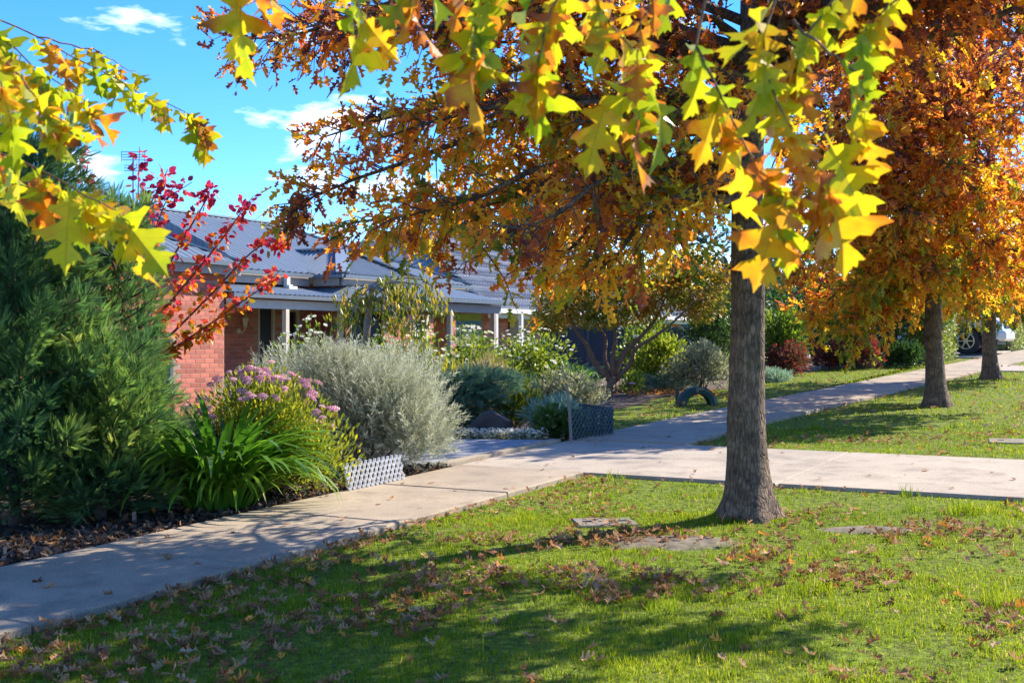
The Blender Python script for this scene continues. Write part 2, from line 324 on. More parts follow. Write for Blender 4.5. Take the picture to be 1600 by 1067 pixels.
M['tyre'] = solid('black_rubber', (.02, .02, .021), .7, noise=.15)
M['tyre_g'] = solid('dark_green_painted_rubber', (.012, .05, .04), .4, noise=.25, scale=12)
M['stone'] = solid('dark_boulder', (.075, .07, .068), .9, noise=.4, scale=5, bump=.8, detail=9)
M['rock'] = solid('grey_rock', (.19, .18, .17), .9, noise=.35, scale=7, bump=.7, detail=9)
M['stake'] = solid('weathered_timber', (.24, .21, .18), .9, noise=.25, scale=10, stretch=(1, 1, .1), bump=.3)
M['fence'] = solid('slate_blue_fence_sheet', (.045, .06, .085), .5, noise=.06)
M['carpaint'] = solid('pearl_white_paint', (.72, .73, .70), .18, noise=.02, spec=.6)
M['chrome'] = solid('alloy_wheel', (.62, .62, .62), .3, metal=.85, noise=.04)
M['lamp'] = solid('headlight_lens', (.5, .55, .6), .08, noise=.1, spec=.9)
M['black'] = solid('black_plastic', (.015, .015, .016), .55, noise=.1)
M['rendered'] = solid('pinkish_render', (.42, .34, .31), .85, noise=.08)
M['red'] = solid('red_paint', (.6, .03, .02), .45, noise=.06)
M['purple_roof'] = solid('brown_hill_roof', (.28, .21, .2), .8, noise=.1)

# ------------------------------------------------------------ leaf templates (x across, y along, z normal)
def mirror(half, fold):
    V = []; F_ = []
    for sx in (1, -1):
        b = len(V); V += [(x*sx, y, abs(x)*fold) for x, y in half]; idx = tuple(range(b, b+len(half)))
        F_.append(idx if sx > 0 else idx[::-1])
    return np.array(V), F_
OAK = mirror([(0, 0), (.03, .1), (.24, .2), (.08, .34), (.40, .58), (.10, .62), (.22, .86), (0, 1)], .25)
ELL = (np.array([(0, 0, 0), (.22, .3, .06), (.2, .68, .05), (0, 1, 0), (-.2, .68, .05), (-.22, .3, .06)]), [(0, 1, 2, 3), (0, 3, 4, 5)])
NAR = (np.array([(0, 0, 0), (.1, .4, .03), (0, 1, -.06), (-.1, .4, .03)]), [(0, 1, 2), (0, 2, 3)])
def oak_detail(curl, fold, wave, q=(1, 1, 1), deep=1.0):
    segs = [[(0, 0), (.012, 0), (.012, .13), (.10, .15), (.17, .20), (.27, .21), (.31, .27), (.17, .30), (.055, .345), (0, .35)],
            [(0, .35), (.055, .345), (.12, .40), (.26, .45), (.36, .50), (.46, .60), (.33, .60), (.27, .66), (.16, .60), (.05, .635), (0, .64)],
            [(0, .64), (.05, .635), (.10, .70), (.19, .75), (.27, .86), (.16, .84), (.13, .91), (.07, .88), (.03, .94), (0, 1.02)]]
    V = []; F_ = []; T = []
    for sx in (1, -1):
        for gi, sg in enumerate(segs):
            b = len(V)
            for x, y in sg:
                x = x*(1+(q[gi]*(1 if sx > 0 else 1.12-.1*gi)-1)*min(1, max(0, (x-.06)/.12)))
                V.append((x*sx, y, abs(x)*fold-curl*(y-.1)**2+wave*math.sin(9*y+4*x*sx)*abs(x))); T.append(.28*max(0, abs(x)-.12)/.3+.12*max(0, y-.7))
            idx = tuple(range(b, b+len(sg))); F_.append(idx if sx > 0 else idx[::-1])
    return np.array(V), F_, np.array(T)
def spray(pairs=8, ang=.62, w=.035):
    V = [(-.012, 0, 0), (.012, 0, 0), (0, 1, 0)]; F_ = [(0, 1, 2)]
    for i in range(pairs):
        y = .1+.85*i/pairs; ln = .42*(1-.75*i/pairs)
        for sx in (1, -1):
            b = len(V); dx, dy = sx*math.sin(ang)*ln, math.cos(ang)*ln
            V += [(0, y-w, 0), (dx*.6+w*.4, y+dy*.5-w*.5, .03), (dx, y+dy, -.03), (dx*.5-w*.4, y+dy*.6+w*.5, .02)]; F_.append((b, b+1, b+2, b+3))
    return np.array(V), F_
SPRAY = spray(9, .6, .03)
FERN = spray(6, .5, .05)
def spike(n=9):
    V = [(-.012, 0, 0), (.012, 0, 0), (0, 1, 0)]; F_ = [(0, 1, 2)]
    for i in range(n):
        y = .12+.82*i/n; a = i*2.4
        for k in (0, math.pi):
            b = len(V); c, s_ = math.cos(a+k), math.sin(a+k); l = .12
            V += [(0, y, 0), (c*l*.5-s_*.018, y+.07, s_*l*.5+c*.018), (c*l, y+.15, s_*l), (c*l*.5+s_*.018, y+.07, s_*l*.5-c*.018)]; F_.append((b, b+1, b+2, b+3))
    return np.array(V), F_
SPIKE = spike()

def rdir(n, r=rng):
    v = r.normal(size=(n, 3)); return norm(v)

# ------------------------------------------------------------ the setting: ground sheets
def sheet(name, s0, s1, t0, t1, ds, dt, off, mat, fn=None):
    S = np.arange(s0, s1+1e-6, ds); T = np.arange(t0, t1+1e-6, dt); sg, tg = np.meshgrid(S, T, indexing='ij')
    if fn is not None: tg = fn(sg, tg)
    X = P0X+sg*UX-tg*UY; Y = P0Y+sg*UY+tg*UX; Z = gz(X, Y)+off
    V = np.stack([X, Y, Z], -1).reshape(-1, 3); n, m = len(S), len(T); i, j = np.meshgrid(np.arange(n-1), np.arange(m-1), indexing='ij')
    a = (i*m+j).ravel(); q = np.stack([a, a+m, a+m+1, a+1], -1)
    mb = MB(); mb.v = [V]; mb.t = [np.zeros(len(V))]; mb.f = [q[:, ::1]]; mb.n = len(V)
    return mb.build(name, mat, smooth=True)
tag(sheet('lawn', -900, 900, -900, 900, 12, 12, -.02, M['lawn']), kind='structure')
near_lawn = tag(sheet('nature_strip', -8, 44, -12, 1.1, .5, .5, 0, M['lawn']), kind='structure')
tag(sheet('garden_lawn', 8.3, 40, 1.2, 5.2, .4, .4, .004, M['lawn']), kind='structure')
bed1 = tag(sheet('garden_bed', -8, 6.0, 1.2, 11.2, .4, .4, .012, M['bed']), kind='structure')
bed2 = tag(sheet('garden_bed', 8.3, 15.0, 1.55, 11.2, .4, .4, .012, M['bed'], lambda s, t: 1.55+(t-1.55)*(1-np.clip((s-9.5)/18, 0, .5))+np.clip((s-9.2)*.35, 0, 1.4)), kind='structure')
bed3 = tag(sheet('garden_bed', 14.6, 30, 3.0, 9.0, .4, .4, .012, M['bed'], lambda s, t: t+.25*np.sin(s*.9)), kind='structure')
# bare earth beside the nearest oak: an irregular disc
def blob_sheet(name, cx, cy, rx, ry, off, mat, seed, rot=0):
    n = 28; a = np.arange(n)*2*math.pi/n; V = [(cx, cy, gz(cx, cy)+off+.012)]
    for f in (.5, 1):
        for q in a:
            r = f*(.72+.5*vn(np.array([q*1.3]), np.array([seed]))[0]); x0, y0 = math.cos(q)*r*rx, math.sin(q)*r*ry
            x = cx+x0*math.cos(rot)-y0*math.sin(rot); y = cy+x0*math.sin(rot)+y0*math.cos(rot); V.append((x, y, gz(x, y)+off+(.01 if f < 1 else -.006)))
    fs = [(0, 1+i, 1+(i+1) % n) for i in range(n)]+[(1+i, 1+n+i, 1+n+(i+1) % n, 1+(i+1) % n) for i in range(n)]
    return tag(MB().add(V, fs).build(name, mat, smooth=True), kind='structure')
DIRTS = [(1.05, 7.85, .5, .26), (2.35, 8.2, .4, .14)]
for i, (x, y, a, b) in enumerate(DIRTS): blob_sheet('bare_earth', x, y, a, b, .006, M['dirt'], i*3.1)

def slab(name, cor, off, thick, mat, parent, gap=.013, tilt=0, ch=.012):
    P = []
    c = np.mean(np.array(cor), 0)
    for s, t in cor:
        d = np.array([s, t])-c; l = np.linalg.norm(d); P.append(c+d*(1-gap/l))
    V = []
    for inset, dz in ((ch, 0), (0, -ch), (0, -thick)):
        for p in P:
            d = p-c; l = np.linalg.norm(d); q = c+d*(1-inset/l); x, y = ST(*q); V.append((x, y, gz(x, y)+off+dz+tilt*(q[0]-c[0])))
    fs = [(0, 1, 2, 3)]
    for r in (0, 1):
        for j in range(4): k = (j+1) % 4; fs.append((r*4+j, r*4+4+j, r*4+4+k, r*4+k))
    o = MB().add(V, fs).build(name, mat, parent); return o
path = thing('footpath', None, None, (*ST(0, .6), gz(*ST(0, .6))), kind='structure')
ss = -5.9
while ss < 40:
    e = ss+1.52
    if ss < 6.1 and e > 6.1: e = 6.12
    if 6.1 < ss < 8.5: ss = 8.56; continue
    lo0, lo1 = float(pathlo(ss)), float(pathlo(e))
    slab('slab', [(ss, lo0), (e, lo1), (e, lo1+1.3), (ss, lo0+1.3)], .045, .12, M['path'], path, tilt=random.uniform(-.003, .003)); ss = e
cross = thing('driveway_crossover', None, None, (*ST(7.3, -2), gz(*ST(7.3, -2))), kind='structure')
for a, b in ((-8.2, -5), (-5, -1.75), (-1.75, 1.36)):
    slab('slab', [(6.13, b), (6.13, a), (8.55, a), (8.55, b)][::-1], .032, .14, M['cross'], cross)
drive = thing('house_driveway', None, None, (*ST(7.1, 5), gz(*ST(7.1, 5))), kind='structure')
slab('kerb_strip', [(5.98, 1.37), (8.35, 1.37), (8.35, 1.5), (5.98, 1.5)], .062, .14, M['path'], drive)
for a, b in ((1.51, 4.4), (4.4, 7.6), (7.6, 10.9)):
    slab('slab', [(5.98, a), (8.32, a), (8.32, b), (5.98, b)], .05, .14, M['drive'], drive)
d2 = thing('neighbour_driveway', None, None, (*ST(32.6, -1), gz(*ST(32.6, -1))), kind='structure')
for a, b in ((-9, -5), (-5, -1.2), (.2, 4), (4, 9)):
    slab('slab', [(30.9, a), (35.4, a), (35.4, b), (30.9, b)], .052, .14, M['cross'], d2)
d3 = thing('far_driveway', None, None, (*ST(25.4, -3), gz(*ST(25.4, -3))), kind='structure')
for a, b in ((-9, -5), (-5, -.75)): slab('slab', [(24.4, a), (26.9, a), (26.9, b), (24.4, b)], .03, .14, M['cross'], d3)

def pit(cx, cy, w, d, rot, label):
    o = thing('pit_cover', label, 'pit cover', (cx, cy, gz(cx, cy)))
    mb = MB().box((-w/2, -d/2, -.05), (w/2, d/2, .016), bev=.006); me = mb.mesh('cover', M['pit'])
    q = link('cover', me, o, Matrix.Translation((cx, cy, gz(cx, cy)))@Matrix.Rotation(rot, 4, 'Z')@Matrix.Rotation(R(1.5), 4, 'X'))
    mb = MB()
    for x in (-w*.3, w*.3): mb.box((x-.03, -.012, .0165), (x+.03, .012, .021))
    link('lifting_slot', mb.mesh('lifting_slot', M['black']), o, q.matrix_basis.copy())
x, y = gp(945, 818); pit(x, y, .42, .3, R(8), 'small grey concrete pit cover sunk in the shaded lawn left of the nearest oak')
x, y = gp(1592, 691); pit(x, y, .6, .45, R(-20), 'pale concrete pit cover in grass beyond the crossover at the right edge')

# distant hill
def hill():
    xs = np.linspace(-160, 200, 50); ys = np.linspace(62, 260, 30); X, Y = np.meshgrid(xs, ys, indexing='ij')
    Z = 1+6.2*np.clip((Y-62)/60, 0, 1)**.8+.02*np.clip(Y-122, 0, 200)+1.2*fbm(X*.03, Y*.03)
    V = np.stack([X, Y, Z], -1).reshape(-1, 3); n, m = 50, 30; i, j = np.meshgrid(np.arange(n-1), np.arange(m-1), indexing='ij'); a = (i*m+j).ravel()
    mb = MB(); mb.v = [V]; mb.t = [np.zeros(len(V))]; mb.f = [np.stack([a, a+m, a+m+1, a+1], -1)]; mb.n = len(V)
    tag(mb.build('hill', M['hill'], smooth=True), kind='structure')
hill()

# ------------------------------------------------------------ the brick house
FL = .2
def corr(mb, poly, spacing=.15, amp=.018):
    P = np.array(poly, float); n = norm(np.cross(P[1]-P[0], P[2]-P[0])); n = n if n[2] > 0 else -n
    v = norm(np.array([0, 0, -1.])-n*(-n[2])); u = np.cross(n, v); o = P[0]
    a = (P-o)@u; b = (P-o)@v; us = np.arange(a.min()+.001, a.max(), spacing/4); prev = None
    for i, q in enumerate(us):
        hit = []
        for k in range(len(P)):
            k2 = (k+1) % len(P)
            if (a[k]-q)*(a[k2]-q) <= 0 and abs(a[k]-a[k2]) > 1e-9: hit.append(b[k]+(b[k2]-b[k])*(q-a[k])/(a[k2]-a[k]))
        if len(hit) < 2: prev = None; continue
        h = (0, 1, 1, 0)[i % 4]*amp; c = [o+u*q+v*x+n*h for x in (min(hit), max(hit))]
        if prev is not None: mb.add(prev+c, [(0, 1, 3, 2)])
        prev = c
    return mb
def brick_wall(parent, name, s0, s1, t, z0, z1, singles, thick=.12, holes=(), face=-1):
    """wall in the street frame at depth t, bricks proud of the mortar on the street side"""
    mb = MB()
    cuts = [s0]
    hs = sorted(holes)
    cur = s0
    for (a, b, c, d) in hs:
        if a > cur: mb.box((cur, t, z0), (a, t+thick, z1))
        if c > z0: mb.box((a, t, z0), (b, t+thick, c))
        if d < z1: mb.box((a, t, d), (b, t+thick, z1))
        cur = b
    if cur < s1: mb.box((cur, t, z0), (s1, t+thick, z1))
    w = mb.street().build(name, M['mortar'], parent)
    L_, H_, J = .23, .076, .010; rest = MB(); k = 0; cnt = 0; z = z0+.002
    while z+H_ < z1+.001:
        s = s0-(.12 if k % 2 else 0)
        while s < s1:
            a, b = max(s, s0), min(s+L_, s1)
            ok = b-a > .03 and not any(b > h[0]-.01 and a < h[1]+.01 and z+H_ > h[2]-.01 and z < h[3]+.01 for h in hs)
            if ok:
                if b-a > L_-.01 and singles(a, z):
                    x, y = ST((a+b)/2, t)
                    o = bpy.data.objects.new('brick', BRICK); C.objects.link(o); o.parent = w
                    o.matrix_basis = Matrix.Translation((x, y, z+H_/2))@Matrix.Rotation(ANG, 4, 'Z'); cnt += 1
                else: rest.box((a, t-.004, z), (b, t+.02, z+H_), tint=random.random())
            s += L_+J
        z += H_+J; k += 1
    if rest.n: tag(rest.street().build('brick_courses', M['brick'], w), kind='stuff')
    return w
BRICK = MB().box((-.115, -.004, -.038), (.115, .02, .038), bev=.003).mesh('brick', M['brick'])
hx, hy = ST(15, 12)
house = thing('brick_house', 'single-storey red brick house with blue-grey metal roof and cream verandah behind the garden', 'house', (hx, hy, FL))
brick_wall(house, 'wing_wall', 8.2, 13.5, 11, FL-.3, 2.62, lambda s, z: s > 11.75 and .55 < z < 2.6, holes=[(11.0, 12.2, .62, 1.55)])
brick_wall(house, 'front_wall', 13.5, 24.2, 12.7, FL-.1, 2.62, lambda s, z: 15.1 < s < 16.3 and .5 < z < 2.4, holes=[(16.4, 16.92, FL, 2.26), (17.32, 17.75, 1.0, 2.2), (22.35, 22.95, .7, 2.2)])
MB().box((13.4, 11.13, FL-.3), (13.497, 12.69, 2.62)).street().build('side_wall', M['mortar'], house)
brick_wall(house, 'bay_wall', 17.95, 20.35, 11.85, FL-.1, 2.62, lambda s, z: False, holes=[(18.5, 19.8, .8, 2.2)])
MB().box((8.2, 14, FL-.3), (24.2, 20, 2.6)).street().build('body', M['mortar'], house)
# red band under the eaves
MB().box((13.5, 12.66, 2.622), (24.2, 12.8, 2.78)).box((8.2, 10.97, 2.622), (13.5, 11.2, 2.74)).box((17.9, 11.82, 2.622), (20.4, 11.95, 2.78)).street().build('brick_band', M['brick'], house)
# main roof
rf = corr(MB(), [(7, 12.25, 2.98), (24.4, 12.25, 2.98), (20.7, 16, 4.5), (9.5, 16, 4.5)], .2, .02)
corr(rf, [(24.4, 12.25, 2.98), (24.4, 20, 2.98), (20.7, 16, 4.5)], .2, .02)
corr(rf, [(24.4, 20, 2.98), (7, 20, 2.98), (9.5, 16, 4.5), (20.7, 16, 4.5)], .2, .02)
rf = rf.street().build('main_roof', M['roofmetal'], house)
cap = MB().bar((9.5, 16, 4.53), (20.7, 16, 4.53), .16, .04).bar((20.7, 16, 4.53), (24.4, 12.25, 3.02), .16, .04).street().build('ridge_capping', M['flash'], rf)
wr = corr(MB(), [(7.6, 10.75, 2.95), (13.78, 10.75, 2.95), (10.9, 13.5, 4.2)], .2, .02)
corr(wr, [(13.78, 10.75, 2.95), (13.78, 12.6, 2.95), (13.78, 12.7, 2.98), (10.9, 15, 4.2), (10.9, 13.5, 4.2)], .2, .02)
wr = wr.street().build('wing_roof', M['roofmetal'], house)
MB().bar((13.78, 10.75, 2.98), (10.9, 13.5, 4.23), .13, .035).street().build('hip_capping', M['flash'], wr)
br = corr(MB(), [(17.7, 11.45, 2.96), (20.65, 11.45, 2.96), (19.17, 12.6, 3.62)], .13, .026)
corr(br, [(17.7, 11.45, 2.96), (17.7, 14.2, 2.96), (19.17, 15, 3.62), (19.17, 12.6, 3.62)], .13, .026)
corr(br, [(20.65, 11.45, 2.96), (20.65, 14.2, 2.96), (19.17, 15, 3.62), (19.17, 12.6, 3.62)], .13, .026)
br = br.street().build('bay_roof', M['roofmetal'], house)
for q in ((17.7, 11.45), (20.65, 11.45)):
    MB().bar((q[0], q[1], 3.0), (19.17, 12.6, 3.66), .3, .03).street().build('hip_capping', M['flash'], br)
MB().bar((19.17, 12.6, 3.66), (19.17, 15, 3.66), .2, .03).street().build('ridge_capping', M['flash'], br)
# valley capping, gutters, fascias
MB().bar((17.6, 12.3, 3.0), (19.1, 14.3, 3.64), .12, .02).street().build('valley_flashing', M['black'], rf)
def gut(a, b, z, nm='gutter', mat='gutter', w=.07, h=.075): return MB().bar((*a, z), (*b, z), w, h).street().build(nm, M[mat], house)
gut((7.6, 10.71), (13.8, 10.71), 2.92); gut((13.98, 12.2), (17.65, 12.2), 2.93); gut((17.65, 11.4), (17.65, 12.2), 2.92); gut((17.7, 11.4), (20.7, 11.4), 2.915); gut((20.72, 12.2), (24.4, 12.2), 2.93)
gut((7.6, 10.79), (13.7, 10.79), 2.80, 'fascia', 'fascia', .04, .16); gut((13.6, 12.32), (17.6, 12.32), 2.80, 'fascia', 'fascia', .06, .19); gut((17.78, 11.52), (20.6, 11.52), 2.80, 'fascia', 'fascia', .06, .17); gut((17.79, 11.6), (17.79, 12.3), 2.80, 'fascia', 'fascia', .06, .17)
gut((20.7, 12.32), (24.3, 12.32), 2.80, 'fascia', 'fascia', .06, .19)
gut((13.8, 10.75), (13.8, 12.2), 2.915)
# verandah and porch roofs, beams and posts
vr = corr(MB(), [(13.62, 10.95, 2.42), (17.2, 10.95, 2.42), (17.9, 12.66, 2.7), (13.62, 12.66, 2.7)], .15, .014)
corr(vr, [(17.1, 8.95, 2.40), (20.35, 8.95, 2.40), (19.5, 9.95, 2.7), (17.95, 9.95, 2.7)], .15, .014)
corr(vr, [(17.1, 8.95, 2.40), (17.1, 11.2, 2.40), (17.95, 12.6, 2.7), (17.95, 9.95, 2.7)], .15, .014)
corr(vr, [(17.95, 9.95, 2.7), (19.5, 9.95, 2.7), (19.5, 11.8, 2.74), (17.95, 11.8, 2.74)], .15, .014)
corr(vr, [(20.35, 8.95, 2.40), (20.35, 11.8, 2.40), (19.5, 11.8, 2.7), (19.5, 9.95, 2.7)], .15, .014)
vr = vr.street().build('verandah_roof', M['roofmetal'], house)
gut((13.62, 10.9), (17.05, 10.9), 2.37); gut((17.05, 8.9), (17.05, 10.84), 2.365); gut((17.05, 8.9), (20.4, 8.9), 2.36); gut((20.4, 8.96), (20.4, 11.8), 2.365)
gut((13.62, 11.02), (17.1, 11.02), 2.22, 'beam', 'cream', .08, .17); gut((17.16, 9.06), (17.16, 11.0), 2.22, 'beam', 'fascia', .08, .17); gut((17.2, 9.03), (20.3, 9.03), 2.21, 'beam', 'fascia', .08, .18); gut((20.28, 9.1), (20.28, 11.8), 2.21, 'beam', 'fascia', .08, .17)
for s, t in ((15.28, 11.02), (17.1, 11.06), (18.2, 9.03), (20.02, 9.03), (20.28, 11.0)):
    MB().box((s-.05, t-.05, FL-.3), (s+.05, t+.05, 2.13), bev=.008).street().build('post', M['cream'] if t > 10 else M['fascia'], house)
MB().box((19.85, 10.15, FL-.2), (20.2, 10.5, 2.11)).street().build('brick_pier', M['mortar'], house)
bp = MB(); z = FL-.18; k = 0
while z < 2.05:
    for a, b in (((19.842, 20.05), (20.062, 20.208)) if k % 2 else ((19.842, 19.98), (19.992, 20.208))): bp.box((a, 10.142, z), (b, 10.508, z+.076), tint=random.random())
    z += .086; k += 1
tag(bp.street().build('brick_courses', M['brick'], house), kind='stuff')
def opening(nm, s0, s1, z0, z1, t, mat, framecol='cream', fw=.045, sill=False):
    o = MB().box((s0+fw, t+.05, z0+fw), (s1-fw, t+.07, z1-fw)).street().build(nm, M[mat], house)
    f = MB()
    f.box((s0, t-.012, z0), (s0+fw, t+.08, z1)); f.box((s1-fw, t-.012, z0), (s1, t+.08, z1)); f.box((s0+fw, t-.012, z1-fw), (s1-fw, t+.08, z1)); f.box((s0+fw, t-.012, z0), (s1-fw, t+.08, z0+fw))
    f.street().build('frame', M[framecol], o)
    if sill: MB().box((s0-.08, t-.07, z0-.06), (s1+.08, t+.02, z0-.004), bev=.01).street().build('sill', M['white'], o)
    return o
opening('door', 16.4, 16.92, FL, 2.26, 12.7, 'screen')
opening('window', 17.32, 17.75, 1.0, 2.2, 12.7, 'glass')
opening('window', 22.35, 22.95, .7, 2.2, 12.7, 'glass')
opening('window', 18.5, 19.8, .8, 2.2, 11.85, 'glass')
w0 = opening('window', 11.0, 12.2, .62, 1.55, 11, 'glass', 'gutter', .07, sill=True)
# carriage lamp by the door
lx = (15.88, 12.6); lz = 1.82
lampo = thing('wall_lamp', 'cream carriage lamp on the shaded brick wall left of the front door', 'wall lamp', (*ST(*lx), lz))
def lathe(mb, c, prof, n=10, tint=0.):
    V = []; fs = []
    for r, z in prof:
        for i in range(n): a = 2*math.pi*i/n; V.append((c[0]+r*math.cos(a), c[1]+r*math.sin(a), c[2]+z))
    for k in range(len(prof)-1):
        for i in range(n): j = (i+1) % n; fs.append((k*n+i, k*n+j, k*n+n+j, k*n+n+i))
    return mb.add(V, fs, tint)
lathe(MB(), (*lx, lz), [(.0, .28), (.015, .26), (.02, .23), (.07, .19), (.085, .16), (.06, .16)]).street().build('cap', M['brass'], lampo)
lathe(MB(), (*lx, lz), [(.064, .16), (.035, .0)], 6).street().build('lantern_glass', M['white'], lampo)
lathe(MB(), (*lx, lz), [(.045, .0), (.045, -.02), (.015, -.05), (.0, -.06)]).tube([(lx[0], lx[1], lz-.06), (lx[0]-.06, lx[1]+.02, lz-.14), (lx[0]-.14, 12.68, lz-.1)], .014, 6).street().build('bracket', M['brass'], lampo)
cg = MB()
for i in range(6):
    a = 2*math.pi*i/6; cg.bar((lx[0]+.067*math.cos(a), lx[1]+.067*math.sin(a), lz+.16), (lx[0]+.037*math.cos(a), lx[1]+.037*math.sin(a), lz), .012, .012)
cg.street().build('cage', M['brass'], lampo)
lathe(MB(), (lx[0]-.15, 12.66, lz-.1), [(.0, .06), (.055, .04), (.055, -.04), (.0, -.06)]).street().build('wall_plate', M['brass'], lampo)
# sensor light on the verandah roof
sx_, sy_ = 16.75, 12.2
sen = thing('security_light', 'white security light mounted under the eave above the verandah roof', 'security light', (*ST(sx_, sy_), 2.6))
MB().box((sx_-.05, sy_-.04, 2.6), (sx_+.05, sy_+.06, 2.86), bev=.01).street().build('bracket', M['white'], sen)
MB().box((sx_-.1, sy_-.14, 2.58), (sx_+.02, sy_-.045, 2.70), bev=.012).street().build('lamp_head', M['white'], sen)
MB().box((sx_+.03, sy_-.14, 2.57), (sx_+.17, sy_-.045, 2.67), bev=.012).street().build('lamp_head', M['white'], sen)
# TV antenna on the roof
a0 = at(208, 246, 27.5)
ant = thing('tv_antenna', 'thin metal television antenna standing above the roof against the sky', 'antenna', (a0.x, a0.y, 4.2))
MB().tube([(a0.x, a0.y, 4.2), (a0.x, a0.y, a0.z+.1)], .02, 6).build('mast', M['flash'], ant)
for k in range(7):
    z = a0.z-.06*k-(.06 if k > 3 else 0)+.12; w = .26 if k < 4 else .2
    MB().bar((a0.x-w, a0.y, z), (a0.x+w, a0.y, z), .018, .014).build('element', M['flash'], ant)
for q in (-.26, .26): MB().bar((a0.x+q, a0.y, a0.z+.13), (a0.x+q, a0.y, a0.z-.1), .014, .014).build('element', M['flash'], ant)

# ------------------------------------------------------------ the neighbours' tiled house behind
def tiled_house():
    x0, y0 = ST(31, 13); o = thing('tiled_house', 'neighbouring brick house with grey tiled roof seen through the oak branches', 'house', (x0, y0, -.1))
    brick_wall(o, 'wall', 25.5, 40, 12.5, -.2, 2.3, lambda s, z: False)
    mb = MB()
    # front slope: rows of rolled tiles, each row lapping the one below
    e0, e1, t0, z0, t1, z1 = 24.8, 41, 11.9, 2.42, 18.5, 5.35
    rows = 24; ds = .15
    for r in range(rows):
        f0, f1 = r/rows, (r+1)/rows+.01
        a, b = e0+(t1-t0)*.85*f0, e1-(t1-t0)*.85*f0
        ss_ = np.arange(a, b, ds/3); h = .05*np.abs(np.sin(ss_*math.pi/ds/1.0))
        V = np.concatenate([np.stack([ss_, np.full_like(ss_, t0+(t1-t0)*f0), z0+(z1-z0)*f0+h+.03], -1), np.stack([ss_, np.full_like(ss_, t0+(t1-t0)*f1), z0+(z1-z0)*f1+h*.9-.01], -1), np.stack([ss_, np.full_like(ss_, t0+(t1-t0)*f0), np.full_like(ss_, z0+(z1-z0)*f0-.02)], -1)])
        n = len(ss_); fs = [(i, i+1, n+i+1, n+i) for i in range(n-1)]+[(2*n+i, 2*n+i+1, i+1, i) for i in range(n-1)]
        mb.add(V, fs)
    tag(mb.street().build('tile_rows', M['tile'], o), kind='stuff')
    m2 = MB(); m2.add([(e0, t0, z0-.05), (e1, t0, z0-.05), (e1-5.6, t1, z1-.05), (e0+5.6, t1, z1-.05), (e1, 25, z0-.05), (e0, 25, z0-.05)], [(0, 1, 2, 3), (1, 4, 2), (4, 5, 3, 2), (5, 0, 3)])
    m2.street().build('roof', M['tile'], o)
    MB().bar((e0, 11.82, 2.33), (e1, 11.82, 2.33), .12, .12).street().build('gutter', M['white'], o)
    MB().bar((e0, 11.95, 2.2), (e1, 11.95, 2.2), .05, .13).street().build('fascia', M['cream'], o)
    for s0 in (26.8, 31, 35):
        w = MB().box((s0, 12.44, .8), (s0+1.6, 12.47, 2.1)).street().build('window', M['glass'], o)
        MB().box((s0-.05, 12.42, 2.1), (s0+1.65, 12.48, 2.16)).box((s0-.05, 12.42, .74), (s0+1.65, 12.48, .8)).box((s0+.77, 12.42, .8), (s0+.83, 12.439, 2.1)).street().build('frame', M['cream'], w)
    for s in (24.9, 26.3): MB().box((s-.05, 11.75, -.2), (s+.05, 11.85, 2.26)).street().build('post', M['white'], o)
tiled_house()

# slate-blue sheet fence behind the multi-stemmed tree
def fence():
    p = at(845, 533, 29.2); q = at(1125, 533, 31); n = 4
    o = thing('sheet_fence', 'slate blue metal sheet fence behind the multi-stemmed garden tree', 'fence', (p.x, p.y, gz(p.x, p.y)))
    for i in range(n):
        a = p.lerp(q, i/n); b = p.lerp(q, (i+1)/n); za, zb = gz(a.x, a.y)-.15, 1.83
        m = 22; V = []; d = (b-a); nv = Vector((d.y, -d.x, 0)).normalized()
        for k in range(m*4+1):
            f = k/(m*4); h = (0, .022, .022, 0)[k % 4]; c = a.lerp(b, .02+f*.96)+nv*h; V += [(c.x, c.y, za), (c.x, c.y, zb-.02)]
        MB().add(V, [(2*k, 2*k+2, 2*k+3, 2*k+1) for k in range(m*4)]).build('panel', M['fence'], o)
        MB().bar((a.x, a.y, zb), (b.x, b.y, zb), .06, .05).build('rail', M['fence'], o)
    for i in range(n+1):
        a = p.lerp(q, i/n)+Vector((.0, -.0, 0)); MB().box((a.x-.035, a.y-.05, gz(a.x, a.y)-.15), (a.x+.035, a.y+.05, 1.86)).build('post', M['fence'], o)
fence()

# ------------------------------------------------------------ lattice panels
def lattice(name, label, A, B, h, lean, mat, cell=.075, sw=.02):
    """A, B bottom corners (Vector); slats run both diagonals; each slat is a part"""
    A = Vector(A); B = Vector(B); d = (B-A); w = d.length; d.normalize(); up = Vector((0, 0, 1)); nrm = d.cross(up).normalized(); up2 = (up+nrm*lean).normalized()
    o = thing(name, label, 'lattice panel', A)
    def P(u, v, k): return A+d*u+up2*v+nrm*k
    for sgn, k in ((1, .003), (-1, -.003)):
        u = -h*.7
        while u < w+h*.7:
            # slat from (u,0) to (u+sgn*h*.7, h), clipped to 0..w
            pts = []
            u0, u1 = (u, u+h*.7) if sgn > 0 else (u+h*.7, u)
            f0, f1 = 0., 1.
            du = u1-u0
            if du > 0: f0 = max(f0, (0-u0)/du); f1 = min(f1, (w-u0)/du)
            else: f0 = max(f0, (w-u0)/du); f1 = min(f1, (0-u0)/du)
            if f1-f0 > .05: MB().bar(P(u0+du*f0, h*f0, k), P(u0+du*f1, h*f1, k), sw, .005).build('slat', mat, o)
            u += cell
    return o
def g3(px, py, dz=0): x, y = gp(px, py); return Vector((x, y, gz(x, y)+dz))
lattice('lattice_panel', 'white plastic lattice panel leaning at the edge of the footpath below the silver shrub', g3(545, 776, -.0), g3(634, 757, -.0), .27, -.25, M['plastic_w'], .06)
lattice('lattice_panel', 'dark blue-green lattice edging panel beside the timber stake at the driveway corner', g3(893, 692), g3(958, 684), .36, 0, M['plastic_g'], .06)
